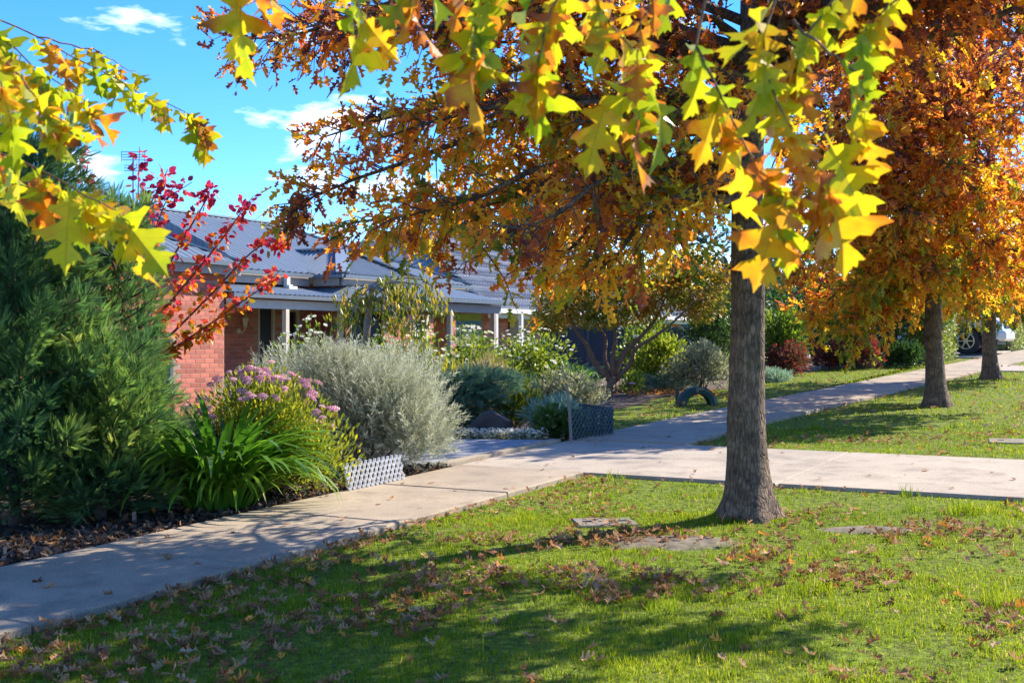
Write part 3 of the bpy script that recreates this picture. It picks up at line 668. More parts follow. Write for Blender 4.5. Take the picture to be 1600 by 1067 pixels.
lattice('lattice_panel', 'dark lattice edging panel standing behind the corner garden bed along the lawn', g3(958, 683), g3(905, 673), .34, 0, M['plastic_g'], .06)
b = g3(893, 695); tp = at(886, 603, b.y)
st_ = thing('timber_stake', 'thin grey timber stake standing beside the dark lattice edging', 'stake', b)
MB().tube([b-Vector((0, 0, .1)), b.lerp(tp, .5)+Vector((.005, 0, 0)), tp], [.02, .019, .016], 6).build('shaft', M['stake'], st_)
lathe(MB(), tp, [(.017, 0), (.018, .012), (.0, .02)], 6).build('cap', M['stake'], st_)

# green half tyre sunk in the lawn, and a stump post beside it
def half_tyre():
    x, y = gp(1089, 634); z = gz(x, y); o = thing('half_tyre', 'dark green painted half tyre arching out of the garden lawn', 'tyre', (x, y, z))
    mb = MB(); n = 20; ring = [(-.10, .19), (-.11, .26), (-.075, .30), (.075, .30), (.11, .26), (.10, .19), (.08, .19), (.06, .26), (-.06, .26), (-.08, .19)]
    V = []; k = len(ring); ax = Vector((.985, .17, 0)); ay = Vector((-.17, .985, 0))
    for i in range(n+1):
        a = math.pi*(-.06+1.12*i/n)
        for w, r in ring: p = Vector((x, y, z))+ax*(r*math.cos(a))+ay*w+Vector((0, 0, r*math.sin(a)*.95)); V.append(p)
    fs = [(i*k+j, i*k+(j+1) % k, (i+1)*k+(j+1) % k, (i+1)*k+j) for i in range(n) for j in range(k)]
    mb.add([tuple(v) for v in V], fs).build('tyre', M['tyre_g'], o)
    tr = MB()
    for i in range(26):
        a = math.pi*(i+.5)/26
        for w in (-.045, .045):
            c = Vector((x, y, z))+ax*(.302*math.cos(a))+ay*w+Vector((0, 0, .302*.95*math.sin(a))); e = ay*.035; tg = ax*(-math.sin(a)*.011)+Vector((0, 0, math.cos(a)*.011)); rd = ax*(math.cos(a)*.007)+Vector((0, 0, math.sin(a)*.007))
            tr.add([tuple(q) for q in (c-e-tg, c+e-tg, c+e+tg, c-e+tg, c-e-tg+rd, c+e-tg+rd, c+e+tg+rd, c-e+tg+rd)], [(4, 5, 6, 7), (0, 1, 5, 4), (1, 2, 6, 5), (2, 3, 7, 6), (3, 0, 4, 7)])
    tag(tr.build('tread', M['tyre_g'], o), kind='stuff')
    c = Vector((x, y, z))-ay*.125+Vector((-.03, 0, .235)); MB().box((c.x-.018, c.y-.008, c.z-.03), (c.x+.018, c.y+.008, c.z+.03)).build('number_plate', M['rock'], o)
    x, y = gp(1059, 632); z = gz(x, y); o = thing('stump_post', 'short dark timber post beside the green half tyre', 'post', (x, y, z))
    MB().tube([(x, y, z-.1), (x-.003, y, z+.14), (x-.008, y, z+.26)], [.035, .034, .03], 8, wob=.3).build('shaft', M['tyre_g'], o)
half_tyre()

# rocks
def rock(name, label, loc, sx, sy, sz, mat, seed, rot=0, flat=0, group=None):
    n, m = 12, 7; V = []; fs = []
    for i in range(m+1):
        ph = math.pi*i/m
        for j in range(n):
            a = 2*math.pi*j/n; d = np.array([math.sin(ph)*math.cos(a), math.sin(ph)*math.sin(a), math.cos(ph)])
            k = .75+.55*vn(np.array([d[0]*1.7+seed]), np.array([d[1]*1.7+d[2]*1.3+seed]))[0]; k = k*(1-flat*max(0, d[2]-.3))
            q = np.sign(d)*np.abs(d)**.75*k; x, y = q[0]*sx, q[1]*sy; V.append((loc[0]+x*math.cos(rot)-y*math.sin(rot), loc[1]+x*math.sin(rot)+y*math.cos(rot), loc[2]+q[2]*sz))
    fs = [(i*n+j, i*n+(j+1) % n, (i+1)*n+(j+1) % n, (i+1)*n+j) for i in range(m) for j in range(n)]
    o = MB().add(V, fs).build(name, mat); return tag(o, label, 'rock', group)
x, y = gp(772, 684)
def boulder():
    y_ = y; P = [at(px, py, y_) for px, py in ((728, 690), (733, 664), (752, 645), (768, 640), (799, 657), (800, 690))]
    V = []; n = len(P)
    for dz, sc in ((0, 1), (-.02, .97), (.28, .9)):
        c = sum(P, Vector())/n
        for p in P: q = c+(p-c)*sc+Vector((0, dz+(.08 if dz else 0), .02 if dz < 0 else 0)); V.append(q)
    V2 = [tuple(v) for v in V[:n]]+[tuple(v) for v in V[2*n:]]
    # front bevel ring
    c = sum(P, Vector())/n; fr = [tuple(c+(p-c)*.9+Vector((0, -.07, 0))) for p in P]
    fs = [tuple(range(2*n, 3*n))]+[(2*n+i, i, (i+1) % n, 2*n+(i+1) % n) for i in range(n)]+[(i, n+i, n+(i+1) % n, (i+1) % n) for i in range(n)]+[tuple(reversed(range(n, 2*n)))]
    tag(MB().add(V2+fr, fs).build('boulder', M['stone']), 'dark flat-faced boulder under the juniper beside the driveway', 'rock')
boulder()
for i, (px, py, w) in enumerate(((1272, 580, .13), (1290, 577, .16), (1311, 575, .14), (1327, 574, .12))):
    xx, yy = gp(px, py); rock('edging_rock', ['small dark rock edging the bed beside the maroon shrub', 'largest rock in the row below the dark shrubs', 'rounded rock in the middle of the row below the dark shrubs', 'rightmost small rock in the row below the dark shrubs'][i], (xx, yy, gz(xx, yy)+.05), w, w*.8, w*.8, M['rock'], i*2.3, i, .2, 'rocks edging the far bed')
xx, yy = gp(1000, 612); rock('garden_rock', 'pale flat rock at the foot of the multi-stemmed tree', (xx, yy, gz(xx, yy)+.04), .34, .2, .12, M['rock'], 7.7, .3, .3)

# ------------------------------------------------------------ plants: generic shrub
def blob_points(n, lumps, fill, r=rng):
    Cn = np.array([l[:3] for l in lumps]); Rd = np.array([l[3:6] for l in lumps]); w = (Rd.prod(1))**(2/3); k = r.choice(len(lumps), n, p=w/w.sum())
    d = rdir(n, r); rr = 1-fill*r.random(n)**1.3
    return Cn[k]+d*Rd[k]*rr[:, None], d, k
def shrub(name, label, X, Y, w, h, n, tm, size, mat, stem='twig', lumps=8, d=None, fill=.75, up=.5, cat='shrub', group=None, seed=0, zlow=.1, tint=(.15, .85), stems=9, narrow=1.0, spread=.6, lmp=None, sizevar=.5, flat=1.0):
    r = np.random.default_rng(seed+100); z = float(gz(X, Y)); d = d or w
    o = thing(name, label, cat, (X, Y, z), group)
    if lmp is None:
        lmp = []
        for i in range(lumps):
            a = i*2.4+r.random(); q = math.sqrt((i+.5)/lumps)*.30; hh = h*(.50+.24*r.random()) if q < .18 else h*(.24+.34*r.random())
            lmp.append((X+math.cos(a)*q*w*1.05, Y+math.sin(a)*q*d*1.05, z+hh, w*(.22+.1*r.random()), d*(.22+.1*r.random()), h*(.30+.1*r.random())))
    P, D, k = blob_points(n, lmp, fill, r); keep = P[:, 2] > z+zlow*h*r.random(n); P, D, k = P[keep], D[keep], k[keep]; m = len(P)
    dr = norm(D*spread+np.array([0, 0, up])+.45*rdir(m, r)); nn = norm(D+.8*rdir(m, r)+np.array([0, 0, .4]))
    T = tint[0]+(tint[1]-tint[0])*np.clip(.55*r.random(m)+.45*fbm(P[:, 0]*4+P[:, 2]*3, P[:, 1]*4-P[:, 2]*2, seed), 0, 1)
    S = size*(1-sizevar/2+sizevar*r.random(m)); S3 = np.stack([S*narrow, S, S], -1)
    MB().inst(tm[0], tm[1], P, frames(dr, nn), S3, T).build('foliage', M[mat], o)
    sb = MB()
    for i in range(stems):
        l = lmp[i % len(lmp)]; b = (X+r.uniform(-.05, .05)*w, Y+r.uniform(-.05, .05)*w, z-.03); e = (l[0]+r.uniform(-.5, .5)*l[3], l[1]+r.uniform(-.5, .5)*l[4], l[2]+.3*l[5])
        mid = ((b[0]*.45+e[0]*.55), (b[1]*.45+e[1]*.55), b[2]*.55+e[2]*.45); q = .012*max(.6, h); sb.tube([b, mid, e], [q, q*.7, q*.3], 5)
    sb.build('stems', M[stem], o)
    return o, lmp
def petals(n=9, r=1.0, seed=0):
    q = np.random.default_rng(seed); V = []; fs = []; T = []
    for k in range(n):
        a = k*2.4; tilt = .25+.8*k/n; c, s = math.cos(a), math.sin(a); ln = r*(.6+.5*k/n)
        o_ = np.array([c, s, 0]); u = np.array([-s, c, 0]); upv = np.array([0, 0, 1.]); dirv = o_*math.sin(tilt)+upv*math.cos(tilt); b = len(V)
        for p in (np.zeros(3), dirv*ln*.55+u*ln*.42, dirv*ln-o_*.1*ln, dirv*ln*.55-u*ln*.42): V.append(p)
        fs.append((b, b+1, b+2, b+3)); T += [.2, .6+.4*q.random(), 1, .6]
    return np.array(V), fs, np.array(T)
pv = petals(); ROSE = [MB().add(petals(10, 1, i)[0], petals(10, 1, i)[1], petals(10, 1, i)[2]).mesh('flower', M['petal_w']) for i in range(2)]
def sedumhead():
    mb = MB(); V0 = np.array([(1, 0, 0), (0, 1, 0), (-1, 0, 0), (0, -1, 0), (0, 0, 1)])*.26; f0 = [(0, 1, 4), (1, 2, 4), (2, 3, 4), (3, 0, 4)]
    for i in range(24):
        a = i*2.4; q = math.sqrt((i+.5)/24); c = np.array([math.cos(a)*q, math.sin(a)*q, .42*(1-q*q)]); mb.add(V0+c, f0, .2+.7*hsh(np.array(i), np.array(2)))
    mb.tube([(0, 0, -1.6), (0, 0, .1)], .06, 4, tint=.0); return mb.mesh('flower', M['petal_p'])
SEDUM = sedumhead()
def flowers(root, lmp, n, size, meshes, r, top=.2, side=True, face=True):
    Cn = np.array([l[:3] for l in lmp]); Rd = np.array([l[3:6] for l in lmp]); c = 0; tries = 0
    while c < n and tries < n*30:
        tries += 1; k = r.integers(len(lmp)); d = norm(r.normal(size=3)); d[2] = abs(d[2])*.9+top; d[1] = -abs(d[1]) if face and r.random() < .75 else d[1]; d = norm(d); p = Cn[k]+d*Rd[k]*1.02
        if np.any((((p-Cn)/Rd)**2).sum(1) < .8): continue
        q = Vector(d*.6+np.array([0, -.25, .7])+.25*r.normal(size=3)).to_track_quat('Z', 'Y').to_matrix().to_4x4()
        o = link('flower', meshes[r.integers(len(meshes))], root, Matrix.Translation(Vector(p))@q@Matrix.Scale(size*(.75+.5*r.random()), 4)); c += 1
RR = np.random.default_rng(77)
def atg(px, Y): x = (px-800)/F*Y; return x, Y

# strappy clumps (agapanthus)
def strap_mesh(ln, w, bend, twist, tint):
    n = 9; V = []; T = []; x = z = 0.; a = R(86)
    for i in range(n+1):
        f = i/n; ww = w*(.35+1.5*f if f < .35 else 1-.95*((f-.35)/.65)**2.2)*.5
        for sx in (-1, 0, 1): V.append((x, sx*ww, z+(abs(sx)*.25*ww))); T.append(tint+.12*f)
        a -= bend/n*(0.5+f); x += ln/n*math.cos(a); z += ln/n*math.sin(a)
    fs = []
    for i in range(n):
        for j in (0, 1): fs.append((i*3+j, i*3+j+1, i*3+j+4, i*3+j+3))
    return MB().add(V, fs, T)
STRB = [strap_mesh(.85+.08*(i % 3), .05+.008*(i % 2), R(40+15*i), 0, .02+.11*i) for i in range(8)]
STR = [b.mesh('leaf', M['strap'], True) for b in STRB]
def strap_clump(name, label, X, Y, n, size, seed, lean=(0, 0), more=0, rad=.12, cat='plant', group=None):
    r = np.random.default_rng(seed); z = float(gz(X, Y)); o = thing(name, label, cat, (X, Y, z), group)
    jb = MB()
    for i in range(n+more):
        a = r.random()*6.283; q = math.sqrt(r.random())*rad; tl = (r.random()*.5+.5*q/rad)
        mi = min(7, int(tl*8*r.uniform(.7, 1.15))); m = STR[mi]
        Mx = Matrix.Translation((X+math.cos(a)*q, Y+math.sin(a)*q, z-.02))@Matrix.Rotation(a+r.normal()*.3, 4, 'Z')@Matrix.Rotation(r.uniform(-.1, .35)*tl+lean[0], 4, 'Y')@Matrix.Scale(size*r.uniform(.6, 1.12), 4)
        if i < n: link('leaf', m, o, Mx)
        else:
            A_ = np.array(Mx); V = np.concatenate(STRB[mi].v)@A_[:3, :3].T+A_[:3, 3]; jb.v.append(V); jb.t.append(np.concatenate(STRB[mi].t)); jb.f += [f+jb.n for f in STRB[mi].f]; jb.n += len(V)
    if more: tag(jb.build('inner_leaves', M['strap'], o, True), kind='stuff')
    return o

# ------------------------------------------------------------ oaks
OAKW = [OAK]
def limb_curve(p0, p1, rise, n=9, wob=.06, r=rng):
    p0 = np.array(p0, float); p1 = np.array(p1, float); f = np.linspace(0, 1, n)[:, None]; P = p0+(p1-p0)*f; P[:, 2] += rise*np.sin(f[:, 0]*math.pi)*(1-.25*f[:, 0])
    j = r.normal(size=(n, 3))*wob*np.linalg.norm(p1-p0)*.25; j[0] = 0; j[-1] = 0
    return P+j
def twigs_leaves(paths, dens, leaves, lsize, tintfn, r, tl=(.25, .6), droop=.35, start=.2, lam=1.0, cut=None, twig_r=.004):
    """returns (twig mesh builder, leaf mesh builder) for limbs given as polylines"""
    tb = MB(); lb = MB(); B = []; D = []; Ln = []
    for P in paths:
        seg = np.linalg.norm(np.diff(P, axis=0), axis=1); L_ = seg.sum(); cum = np.concatenate([[0], np.cumsum(seg)])/L_; n = max(3, int(L_*dens))
        f = start+(1-start)*r.random(n)**.8; f[:max(2, n//12)] = 1
        b = np.stack([np.interp(f, cum, P[:, i]) for i in range(3)], -1); T = norm(np.gradient(P, axis=0)); tg = np.stack([np.interp(f, cum, T[:, i]) for i in range(3)], -1)
        side = norm(np.cross(tg, rdir(n, r))); d = norm(tg*(.35+.6*r.random((n, 1)))+side*.9+np.array([0, 0, -droop*.5])+.15*r.normal(size=(n, 3)))
        B.append(b); D.append(d); Ln.append(r.uniform(tl[0], tl[1], n)*(1.05-.35*f))
    B = np.concatenate(B); D = np.concatenate(D); Ln = np.concatenate(Ln); n = len(B)
    ct = tintfn(B+D*Ln[:, None])+.16*r.normal(size=n)
    for i in range(n):
        e = B[i]+D[i]*Ln[i]; m = B[i]+D[i]*Ln[i]*.55+np.array([0, 0, .03]); e = e+np.array([0, 0, -droop*.12]); tb.tube([B[i], m, e], [twig_r*1.6, twig_r, twig_r*.5], 3, cap=False)
    k = np.repeat(np.arange(n), leaves); f = (r.random(len(k))**.6); O = B[k]+D[k]*(Ln[k]*f)[:, None]; O[:, 2] += .03*np.sin(f*3.1)-droop*.12*f; O += .03*r.normal(size=O.shape)
    d = norm(D[k]*.7+.75*rdir(len(k), r)+np.array([0, 0, -droop])); nn = norm(np.array([0, 0, .9])+.9*rdir(len(k), r))
    S = lsize*(.6+.6*r.random(len(k))); t = np.clip(ct[k]+.11*r.normal(size=len(k)), 0, 1)
    S3 = np.stack([S*(.65+.4*r.random(len(k))), S, S*(1+1.2*r.random(len(k)))], -1)
    lb.inst(OAK[0], OAK[1], O, frames(d, nn), S3, t)
    return tb, lb
def trunk_mesh(x, y, h, r0, r1, seed, flare=1.55, sides=18, lean=(0, 0), top=None):
    z0 = float(gz(x, y)); zs = np.concatenate([np.linspace(-.06, .5, 12), np.linspace(.58, h, int(h/.11))]); mb = MB(); V = []; a = np.arange(sides)*2*math.pi/sides
    for z in zs:
        r = r0+(r1-r0)*(z/h); fl = 1+(flare-1)*math.exp(-max(z, 0)*5.2); lob = 1+(.22*np.sin(a*5+seed)+.12*np.sin(a*3+seed*2))*math.exp(-max(z, 0)*7)
        q = r*fl*lob*(1+.10*(vn(a*2.2+seed, np.full(sides, z*2.2), 5)-.5)+.06*(vn(a*5+seed, np.full(sides, z*7), 6)-.5)+.05*(vn(np.full(sides, 3.), np.full(sides, z*4.5), 9)-.5)); cx = x+lean[0]*z/h+.022*(math.sin(z*1.3+seed)-math.sin(seed))+.012*math.sin(z*3.1+seed); cy = y+lean[1]*z/h
        V.append(np.stack([cx+np.cos(a)*q, cy+np.sin(a)*q, np.full(sides, z0+z)], -1))
    n = len(zs); V = np.concatenate(V); fs = [(i*sides+j, i*sides+(j+1) % sides, (i+1)*sides+(j+1) % sides, (i+1)*sides+j) for i in range(n-1) for j in range(sides)]; fs.append(tuple(range((n-1)*sides, n*sides)))
    return mb.add(V, fs)
def oak(label, x, y, h, r0, limbs, upper, dens, leaves, lsize, tintfn, seed, lean=(0, 0), tl=(.25, .6), group='oaks along the nature strip', flare=1.55, knots=(), thick=.05):
    r = np.random.default_rng(seed); z0 = float(gz(x, y)); o = thing('oak_tree', label, 'tree', (x, y, z0), group)
    tk = trunk_mesh(x, y, h, r0, .05, seed, flare, lean=lean).build('trunk', M['bark'], o, True)
    for kx, kz in knots:
        rr = r0*(1-kz/h)+.05*kz/h; c = (x+kx+lean[0]*kz/h, y-math.sqrt(max(1e-4, rr*rr-kx*kx))*1.02, z0+kz); V = []; n = 10
        for rad, dd in ((.055, .012), (.04, -.018), (.018, -.012), (.014, .006)):
            for i in range(n): a = 2*math.pi*i/n; V.append((c[0]+rad*math.cos(a)*.8, c[1]+dd, c[2]+rad*math.sin(a)))
        fs = [(k*n+i, k*n+(i+1) % n, k*n+n+(i+1) % n, k*n+n+i) for k in range(3) for i in range(n)]+[tuple(range(3*n, 4*n))]
        MB().add(V, fs).build('knot', M['bark'], tk, True)
    paths = []
    for (zs, e, rise) in limbs:
        paths.append(limb_curve((x+lean[0]*zs/h, y+lean[1]*zs/h, z0+zs), e, rise, r=r))
    nlow = len(paths)
    for i in range(upper[0]):
        zs = upper[1]+(h-.4-upper[1])*i/max(1, upper[0]-1); a = i*2.4+seed; q = zs/h; L_ = upper[2]*(1-.62*(q-upper[1]/h)/(1-upper[1]/h))
        paths.append(limb_curve((x+lean[0]*zs/h, y+lean[1]*zs/h, z0+zs), (x+math.cos(a)*L_, y+math.sin(a)*L_, z0+zs+L_*(.15+.5*q)), .2, r=r))
    for i, P in enumerate(paths):
        rr = np.linspace(thick*(1 if i < nlow else .8), .006, len(P)); MB().tube(P, rr, 6).build('limb', M['bark'], o, True)
    t1, l1 = twigs_leaves(paths[:nlow], dens, leaves, lsize, tintfn, r, tl)
    t1.build('twigs', M['twig'], o); cr = l1.build('crown', M['oak'], o)
    if upper[0]:
        t2, l2 = twigs_leaves(paths[nlow:], upper[3], max(4, leaves-2), lsize*upper[4], tintfn, r, (tl[0]*1.2, tl[1]*1.4)); l2.build('upper_crown', M['oak'], o); t2.build('upper_twigs', M['twig'], o)
    return o
def tint1(P):
    # lower and inner leaves gold to orange, outer and upper leaves brown to purple, some green
    n = fbm(P[:, 0]*1.3+P[:, 2], P[:, 1]*1.3-P[:, 2]*.7, 4); z = P[:, 2]
    edge = np.clip((-P[:, 0]-.2)/1.6, 0, 1)
    t = .40+.36*np.clip((z-2.0)/1.8, 0, 1)+.8*(n-.5)+.14*edge+.14*np.clip((2.7-z)/.5, 0, 1)*np.clip((P[:, 0]+.6)/.6, 0, 1)  # last term paints the backlit orange glow into low leaves by the trunk
    return t
TX, TY = gp(1172, 808)
A = lambda px, py, Y: tuple(at(px, py, Y))
low1 = [
 # low tier, drooping left
 (2.2, A(540, 350, 9.0), .25), (2.25, A(640, 350, 9.9), .3), (2.2, A(760, 395, 8.0), .35), (2.3, A(850, 425, 8.6), .35), (2.2, A(930, 425, 7.8), .3), (2.3, A(985, 395, 9.6), .3), (2.35, A(700, 355, 8.6), .3), (2.4, A(900, 355, 10.2), .3), (2.3, A(820, 358, 7.4), .3), (2.3, A(1010, 358, 7.6), .2), (2.4, A(610, 343, 8.3), .25), (2.5, A(1060, 375, 8.1), .2),
 # middle tier
 (2.6, A(465, 318, 8.9), .45), (2.8, A(505, 215, 9.2), .3), (2.75, A(600, 215, 8.4), .3), (2.8, A(640, 190, 9.6), .25), (2.8, A(720, 200, 8.3), .2), (2.7, A(820, 250, 9.8), .2), (2.7, A(930, 270, 9.4), .15), (2.5, A(960, 320, 7.9), .15), (2.9, A(900, 190, 8.3), .15), (3.0, A(760, 120, 9.0), .25), (2.7, A(1060, 250, 8.0), .1), (2.8, A(1040, 160, 9.6), .1),
 # top tier at the upper edge of the picture
 (3.2, A(385, 62, 9.4), .4), (3.2, A(455, 50, 8.9), .35), (3.3, A(500, 35, 9.7), .3), (3.3, A(560, 60, 8.5), .3), (3.3, A(640, 20, 9.2), .25), (3.1, A(720, 85, 9.8), .25), (3.2, A(860, 40, 8.6), .2), (3.2, A(960, 60, 9.6), .15), (3.3, A(1060, 20, 8.2), .1),
 # right of the trunk
 (2.9, A(1290, 120, 9.4), .15), (3.1, A(1400, 60, 8.8), .2), (3.1, A(1330, 30, 7.9), .1), (3.2, A(1500, 20, 9.5), .2), (2.8, A(1230, 220, 9.6), .1), (2.9, A(1130, 110, 7.9), .1),
 # near right side, above the picture
 (3.0, (4.5, 8, 3.7), .2), (3.1, (4.2, 6.8, 3.9), .2), (3.0, (3.2, 6.2, 3.7), .2), (3.2, (5.0, 9.3, 4.1), .2), (3.1, (2.2, 5.8, 3.9), .2), (3.3, (4.8, 7.3, 4.6), .2), (3.3, (3.9, 6.2, 4.5), .2),
 (3.2, (3.4, 7.3, 3.6), .2), (3.3, (5.4, 8.3, 4.3), .2), (3.2, (2.8, 5.4, 4.3), .2), (3.4, (4.6, 6.4, 5.0), .2), (3.4, (5.6, 7.2, 5.2), .2), (3.1, (3.6, 5.6, 4.1), .2), (3.5, (4.9, 8.8, 5.0), .2), (3.3, (1.4, 5.2, 4.2), .2)]
oak('nearest oak, thick grey-brown trunk in the foreground lawn with russet and gold leaves', TX, TY, 7.6, .138, low1, (38, 3.5, 3.3, 4.6, 1.2), 17, 10, .105, tint1, 3, knots=((-.01, 2.27), (-.03, 2.12)), flare=1.75)
def tint2(P):
    n = fbm(P[:, 0]*1.1+P[:, 2], P[:, 1]*.9-P[:, 2]*.7, 14); z = P[:, 2]
    return .47+.24*np.clip((z-3.0)/2.2, 0, 1)-.22*np.clip((2.3-z)/.8, 0, 1)+.62*(n-.5)
T2X, T2Y = gp(1462, 635)
r2 = np.random.default_rng(21); low2 = []
for (px, py, Y) in ((1235, 400, 17), (1215, 330, 18.5), (1240, 250, 18), (1290, 470, 17.5), (1330, 505, 17), (1340, 440, 16.2), (1300, 380, 16), (1270, 300, 16.5), (1340, 300, 15.6), (1400, 400, 15.8), (1390, 470, 16.6), (1420, 330, 15.4), (1460, 420, 15.6), (1500, 430, 16), (1540, 380, 15.8), (1580, 420, 16.6), (1620, 350, 16.2), (1640, 430, 17.5), (1600, 300, 16), (1530, 300, 15.6), (1480, 260, 15.3), (1560, 450, 19.5), (1500, 470, 19), (1420, 460, 20), (1360, 420, 20), (1290, 420, 20.2), (1680, 300, 18), (1300, 230, 16.2), (1380, 220, 15.6), (1250, 180, 17.5), (1320, 140, 16.5), (1420, 170, 15.6), (1520, 190, 15.6), (1600, 180, 16), (1460, 100, 15.8), (1560, 90, 16.2), (1380, 60, 16.4), (1260, 90, 17.6), (1640, 80, 17.2), (1340, 510, 16.6), (1270, 490, 18.2)):
    e = at(px, py, Y); low2.append((min(3.9, max(1.75, e.z-.7)), tuple(e), .35))
oak('second oak up the street, orange leaves over a straight dark trunk beside the far path', T2X, T2Y, 6.2, .145, low2, (9, 3.9, 2.4, 7, 1.4), 24, 12, .13, tint2, 8, tl=(.35, .85), thick=.045)
T3X, T3Y = gp(1548, 592)
low3 = []
for (px, py, Y) in ((1420, 420, 24), (1450, 460, 23), (1490, 455, 22.5), (1530, 460, 22), (1580, 470, 22.5), (1620, 440, 23), (1640, 460, 25), (1560, 420, 21.5), (1500, 400, 22), (1610, 380, 22), (1420, 380, 23), (1380, 440, 24.5), (1480, 340, 22), (1560, 330, 22), (1640, 330, 23), (1400, 320, 24), (1520, 280, 22), (1600, 260, 23), (1440, 270, 23), (1680, 400, 24), (1590, 480, 23.5)):
    e = at(px, py, Y); low3.append((min(4.2, max(1.9, e.z-.9)), tuple(e), .3))
oak('farthest oak trunk at the right edge near the parked car, gold leaves', T3X, T3Y, 6.6, .145, low3, (14, 4.2, 2.8, 7, 1.5), 18, 11, .155, lambda P: tint2(P)-.06, 15, tl=(.4, 1.0))

# the oak at the camera's left: its hanging sprays frame the picture, trunk just outside it
NX, NY = -2.75, .7
def near_oak():
    r = np.random.default_rng(42); z0 = float(gz(NX, NY)); o = thing('oak_tree', 'near oak whose large yellow-green leaf sprays hang across the top of the picture', 'tree', (NX, NY, z0), 'oaks along the nature strip')
    trunk_mesh(NX, NY, 7.5, .17, .05, 31).build('trunk', M['bark'], o, True)
    LEAF = [MB().add(*oak_detail(c, f, w, q)).mesh('leaf', M['nearoak'], True) for c, f, w, q in ((.25, .3, .25, (.8, .85, .9)), (.5, .5, .3, (.6, 1, .7)), (-.2, .4, .35, (.9, .72, .9)), (.7, .25, .45, (.7, .8, 1.1)), (.15, .9, .2, (.8, .9, .7)), (.4, .6, -.4, (1, .75, .6)))]
    def go(pts): return np.array([tuple(at(*p)) for p in pts])
    cnt = 0
    def dense(P, n=12):
        f = np.linspace(0, 1, len(P)); g = np.linspace(0, 1, n); return np.stack([np.interp(g, f, P[:, i]) for i in range(3)], -1)
    def leafat(p, d, nn, size, m=None):
        nonlocal cnt
        Fm = frames(np.array(d, float)[None], np.array(nn, float)[None])[0]; Mx = Matrix(((Fm[0, 0], Fm[0, 1], Fm[0, 2], p[0]), (Fm[1, 0], Fm[1, 1], Fm[1, 2], p[1]), (Fm[2, 0], Fm[2, 1], Fm[2, 2], p[2]), (0, 0, 0, 1)))
        link('leaf', m or LEAF[r.integers(6)], o, Mx@Matrix.Scale(size, 4)); cnt += 1
    # sprays: (polyline in px, py, distance), leaves per spray, leaf size
    S = [
     ([(-160, -60, 2.5), (-40, 20, 2.45), (60, 110, 2.4), (140, 165, 2.4)], 20, .13),
     ([(-160, 40, 2.2), (-20, 80, 2.15), (60, 150, 2.1), (110, 200, 2.1)], 17, .13),
     ([(-60, 0, 3.2), (60, 60, 3.2), (170, 120, 3.3), (270, 165, 3.4), (320, 200, 3.4)], 26, .125),
     ([(60, 60, 3.2), (150, 80, 3.3), (210, 110, 3.4)], 8, .11),
     ([(-120, 180, 2.2), (20, 250, 2.15), (120, 300, 2.1), (200, 345, 2.1)], 17, .13),
     ([(-120, 200, 2.6), (0, 270, 2.6), (90, 300, 2.6), (150, 310, 2.6)], 10, .12),
     ([(-100, -40, 2.0), (-20, 90, 2.0), (20, 190, 2.0)], 9, .13),
     ([(420, -160, 2.0), (400, -60, 2.0), (380, 10, 1.95)], 5, .15),
     ([(560, -160, 2.0), (545, -60, 1.95), (560, 20, 1.9)], 8, .14),
     ([(700, -160, 1.9), (650, -60, 1.85), (640, 0, 1.85)], 8, .15),
     ([(900, -160, 1.9), (780, -60, 1.85), (740, 30, 1.85), (740, 90, 1.8)], 14, .15),
     ([(960, -160, 1.9), (880, -40, 1.9), (850, 50, 1.85), (840, 110, 1.85)], 16, .14),
     ([(1000, -160, 2.0), (930, -20, 2.0), (947, 30, 2.0), (990, 80, 1.95), (1020, 140, 1.95)], 18, .14),
     ([(1100, -160, 1.9), (1010, -10, 1.9), (1000, 60, 1.9), (985, 140, 1.9)], 10, .14),
     ([(1160, -160, 1.8), (1080, 60, 1.8), (1140, 180, 1.78), (1190, 270, 1.75), (1240, 320, 1.75)], 22, .145),
     ([(1240, -160, 1.75), (1210, 0, 1.75), (1190, 100, 1.72), (1230, 200, 1.7), (1290, 290, 1.7)], 20, .145),
     ([(1380, -160, 1.8), (1330, -20, 1.8), (1260, 60, 1.78), (1230, 130, 1.75)], 14, .14),
     ([(1460, -160, 1.8), (1430, -30, 1.8), (1380, 20, 1.8), (1340, 60, 1.78)], 9, .14),
     ([(1240, 40, 1.75), (1330, 110, 1.75), (1350, 190, 1.75)], 8, .14),
     ([(1130, -160, 2.1), (1080, -60, 2.1), (1010, -10, 2.1), (870, -5, 2.1), (720, -20, 2.1)], 16, .14)]
    limb_ends = []
    for pts, n, size in S:
        P = dense(go(pts)); P += r.normal(size=P.shape)*.004; limb_ends.append(P[0])
        MB().tube(P, np.linspace(.0026, .001, len(P)), 5).build('twig', M['brownstem'], o, True)
        n = int(n*(.72 if pts[0][0] > 300 else 1.15))
        for k in range(n):
            f = 1-.8*(k/n)**1.1 if k else 1.; f = f*(len(P)-1); i = min(len(P)-2, int(f)); p = P[i]+(P[i+1]-P[i])*(f-i)
            tg = norm(P[min(i+2, len(P)-1)]-P[i]); d = norm(tg*.45+np.array([0, 0, -.85])+.55*rdir(1, r)[0]); nn = norm(rdir(1, r)[0]+np.array([.1, -.6, .35]))
            leafat(p, d, nn, size*r.uniform(.45, .85))
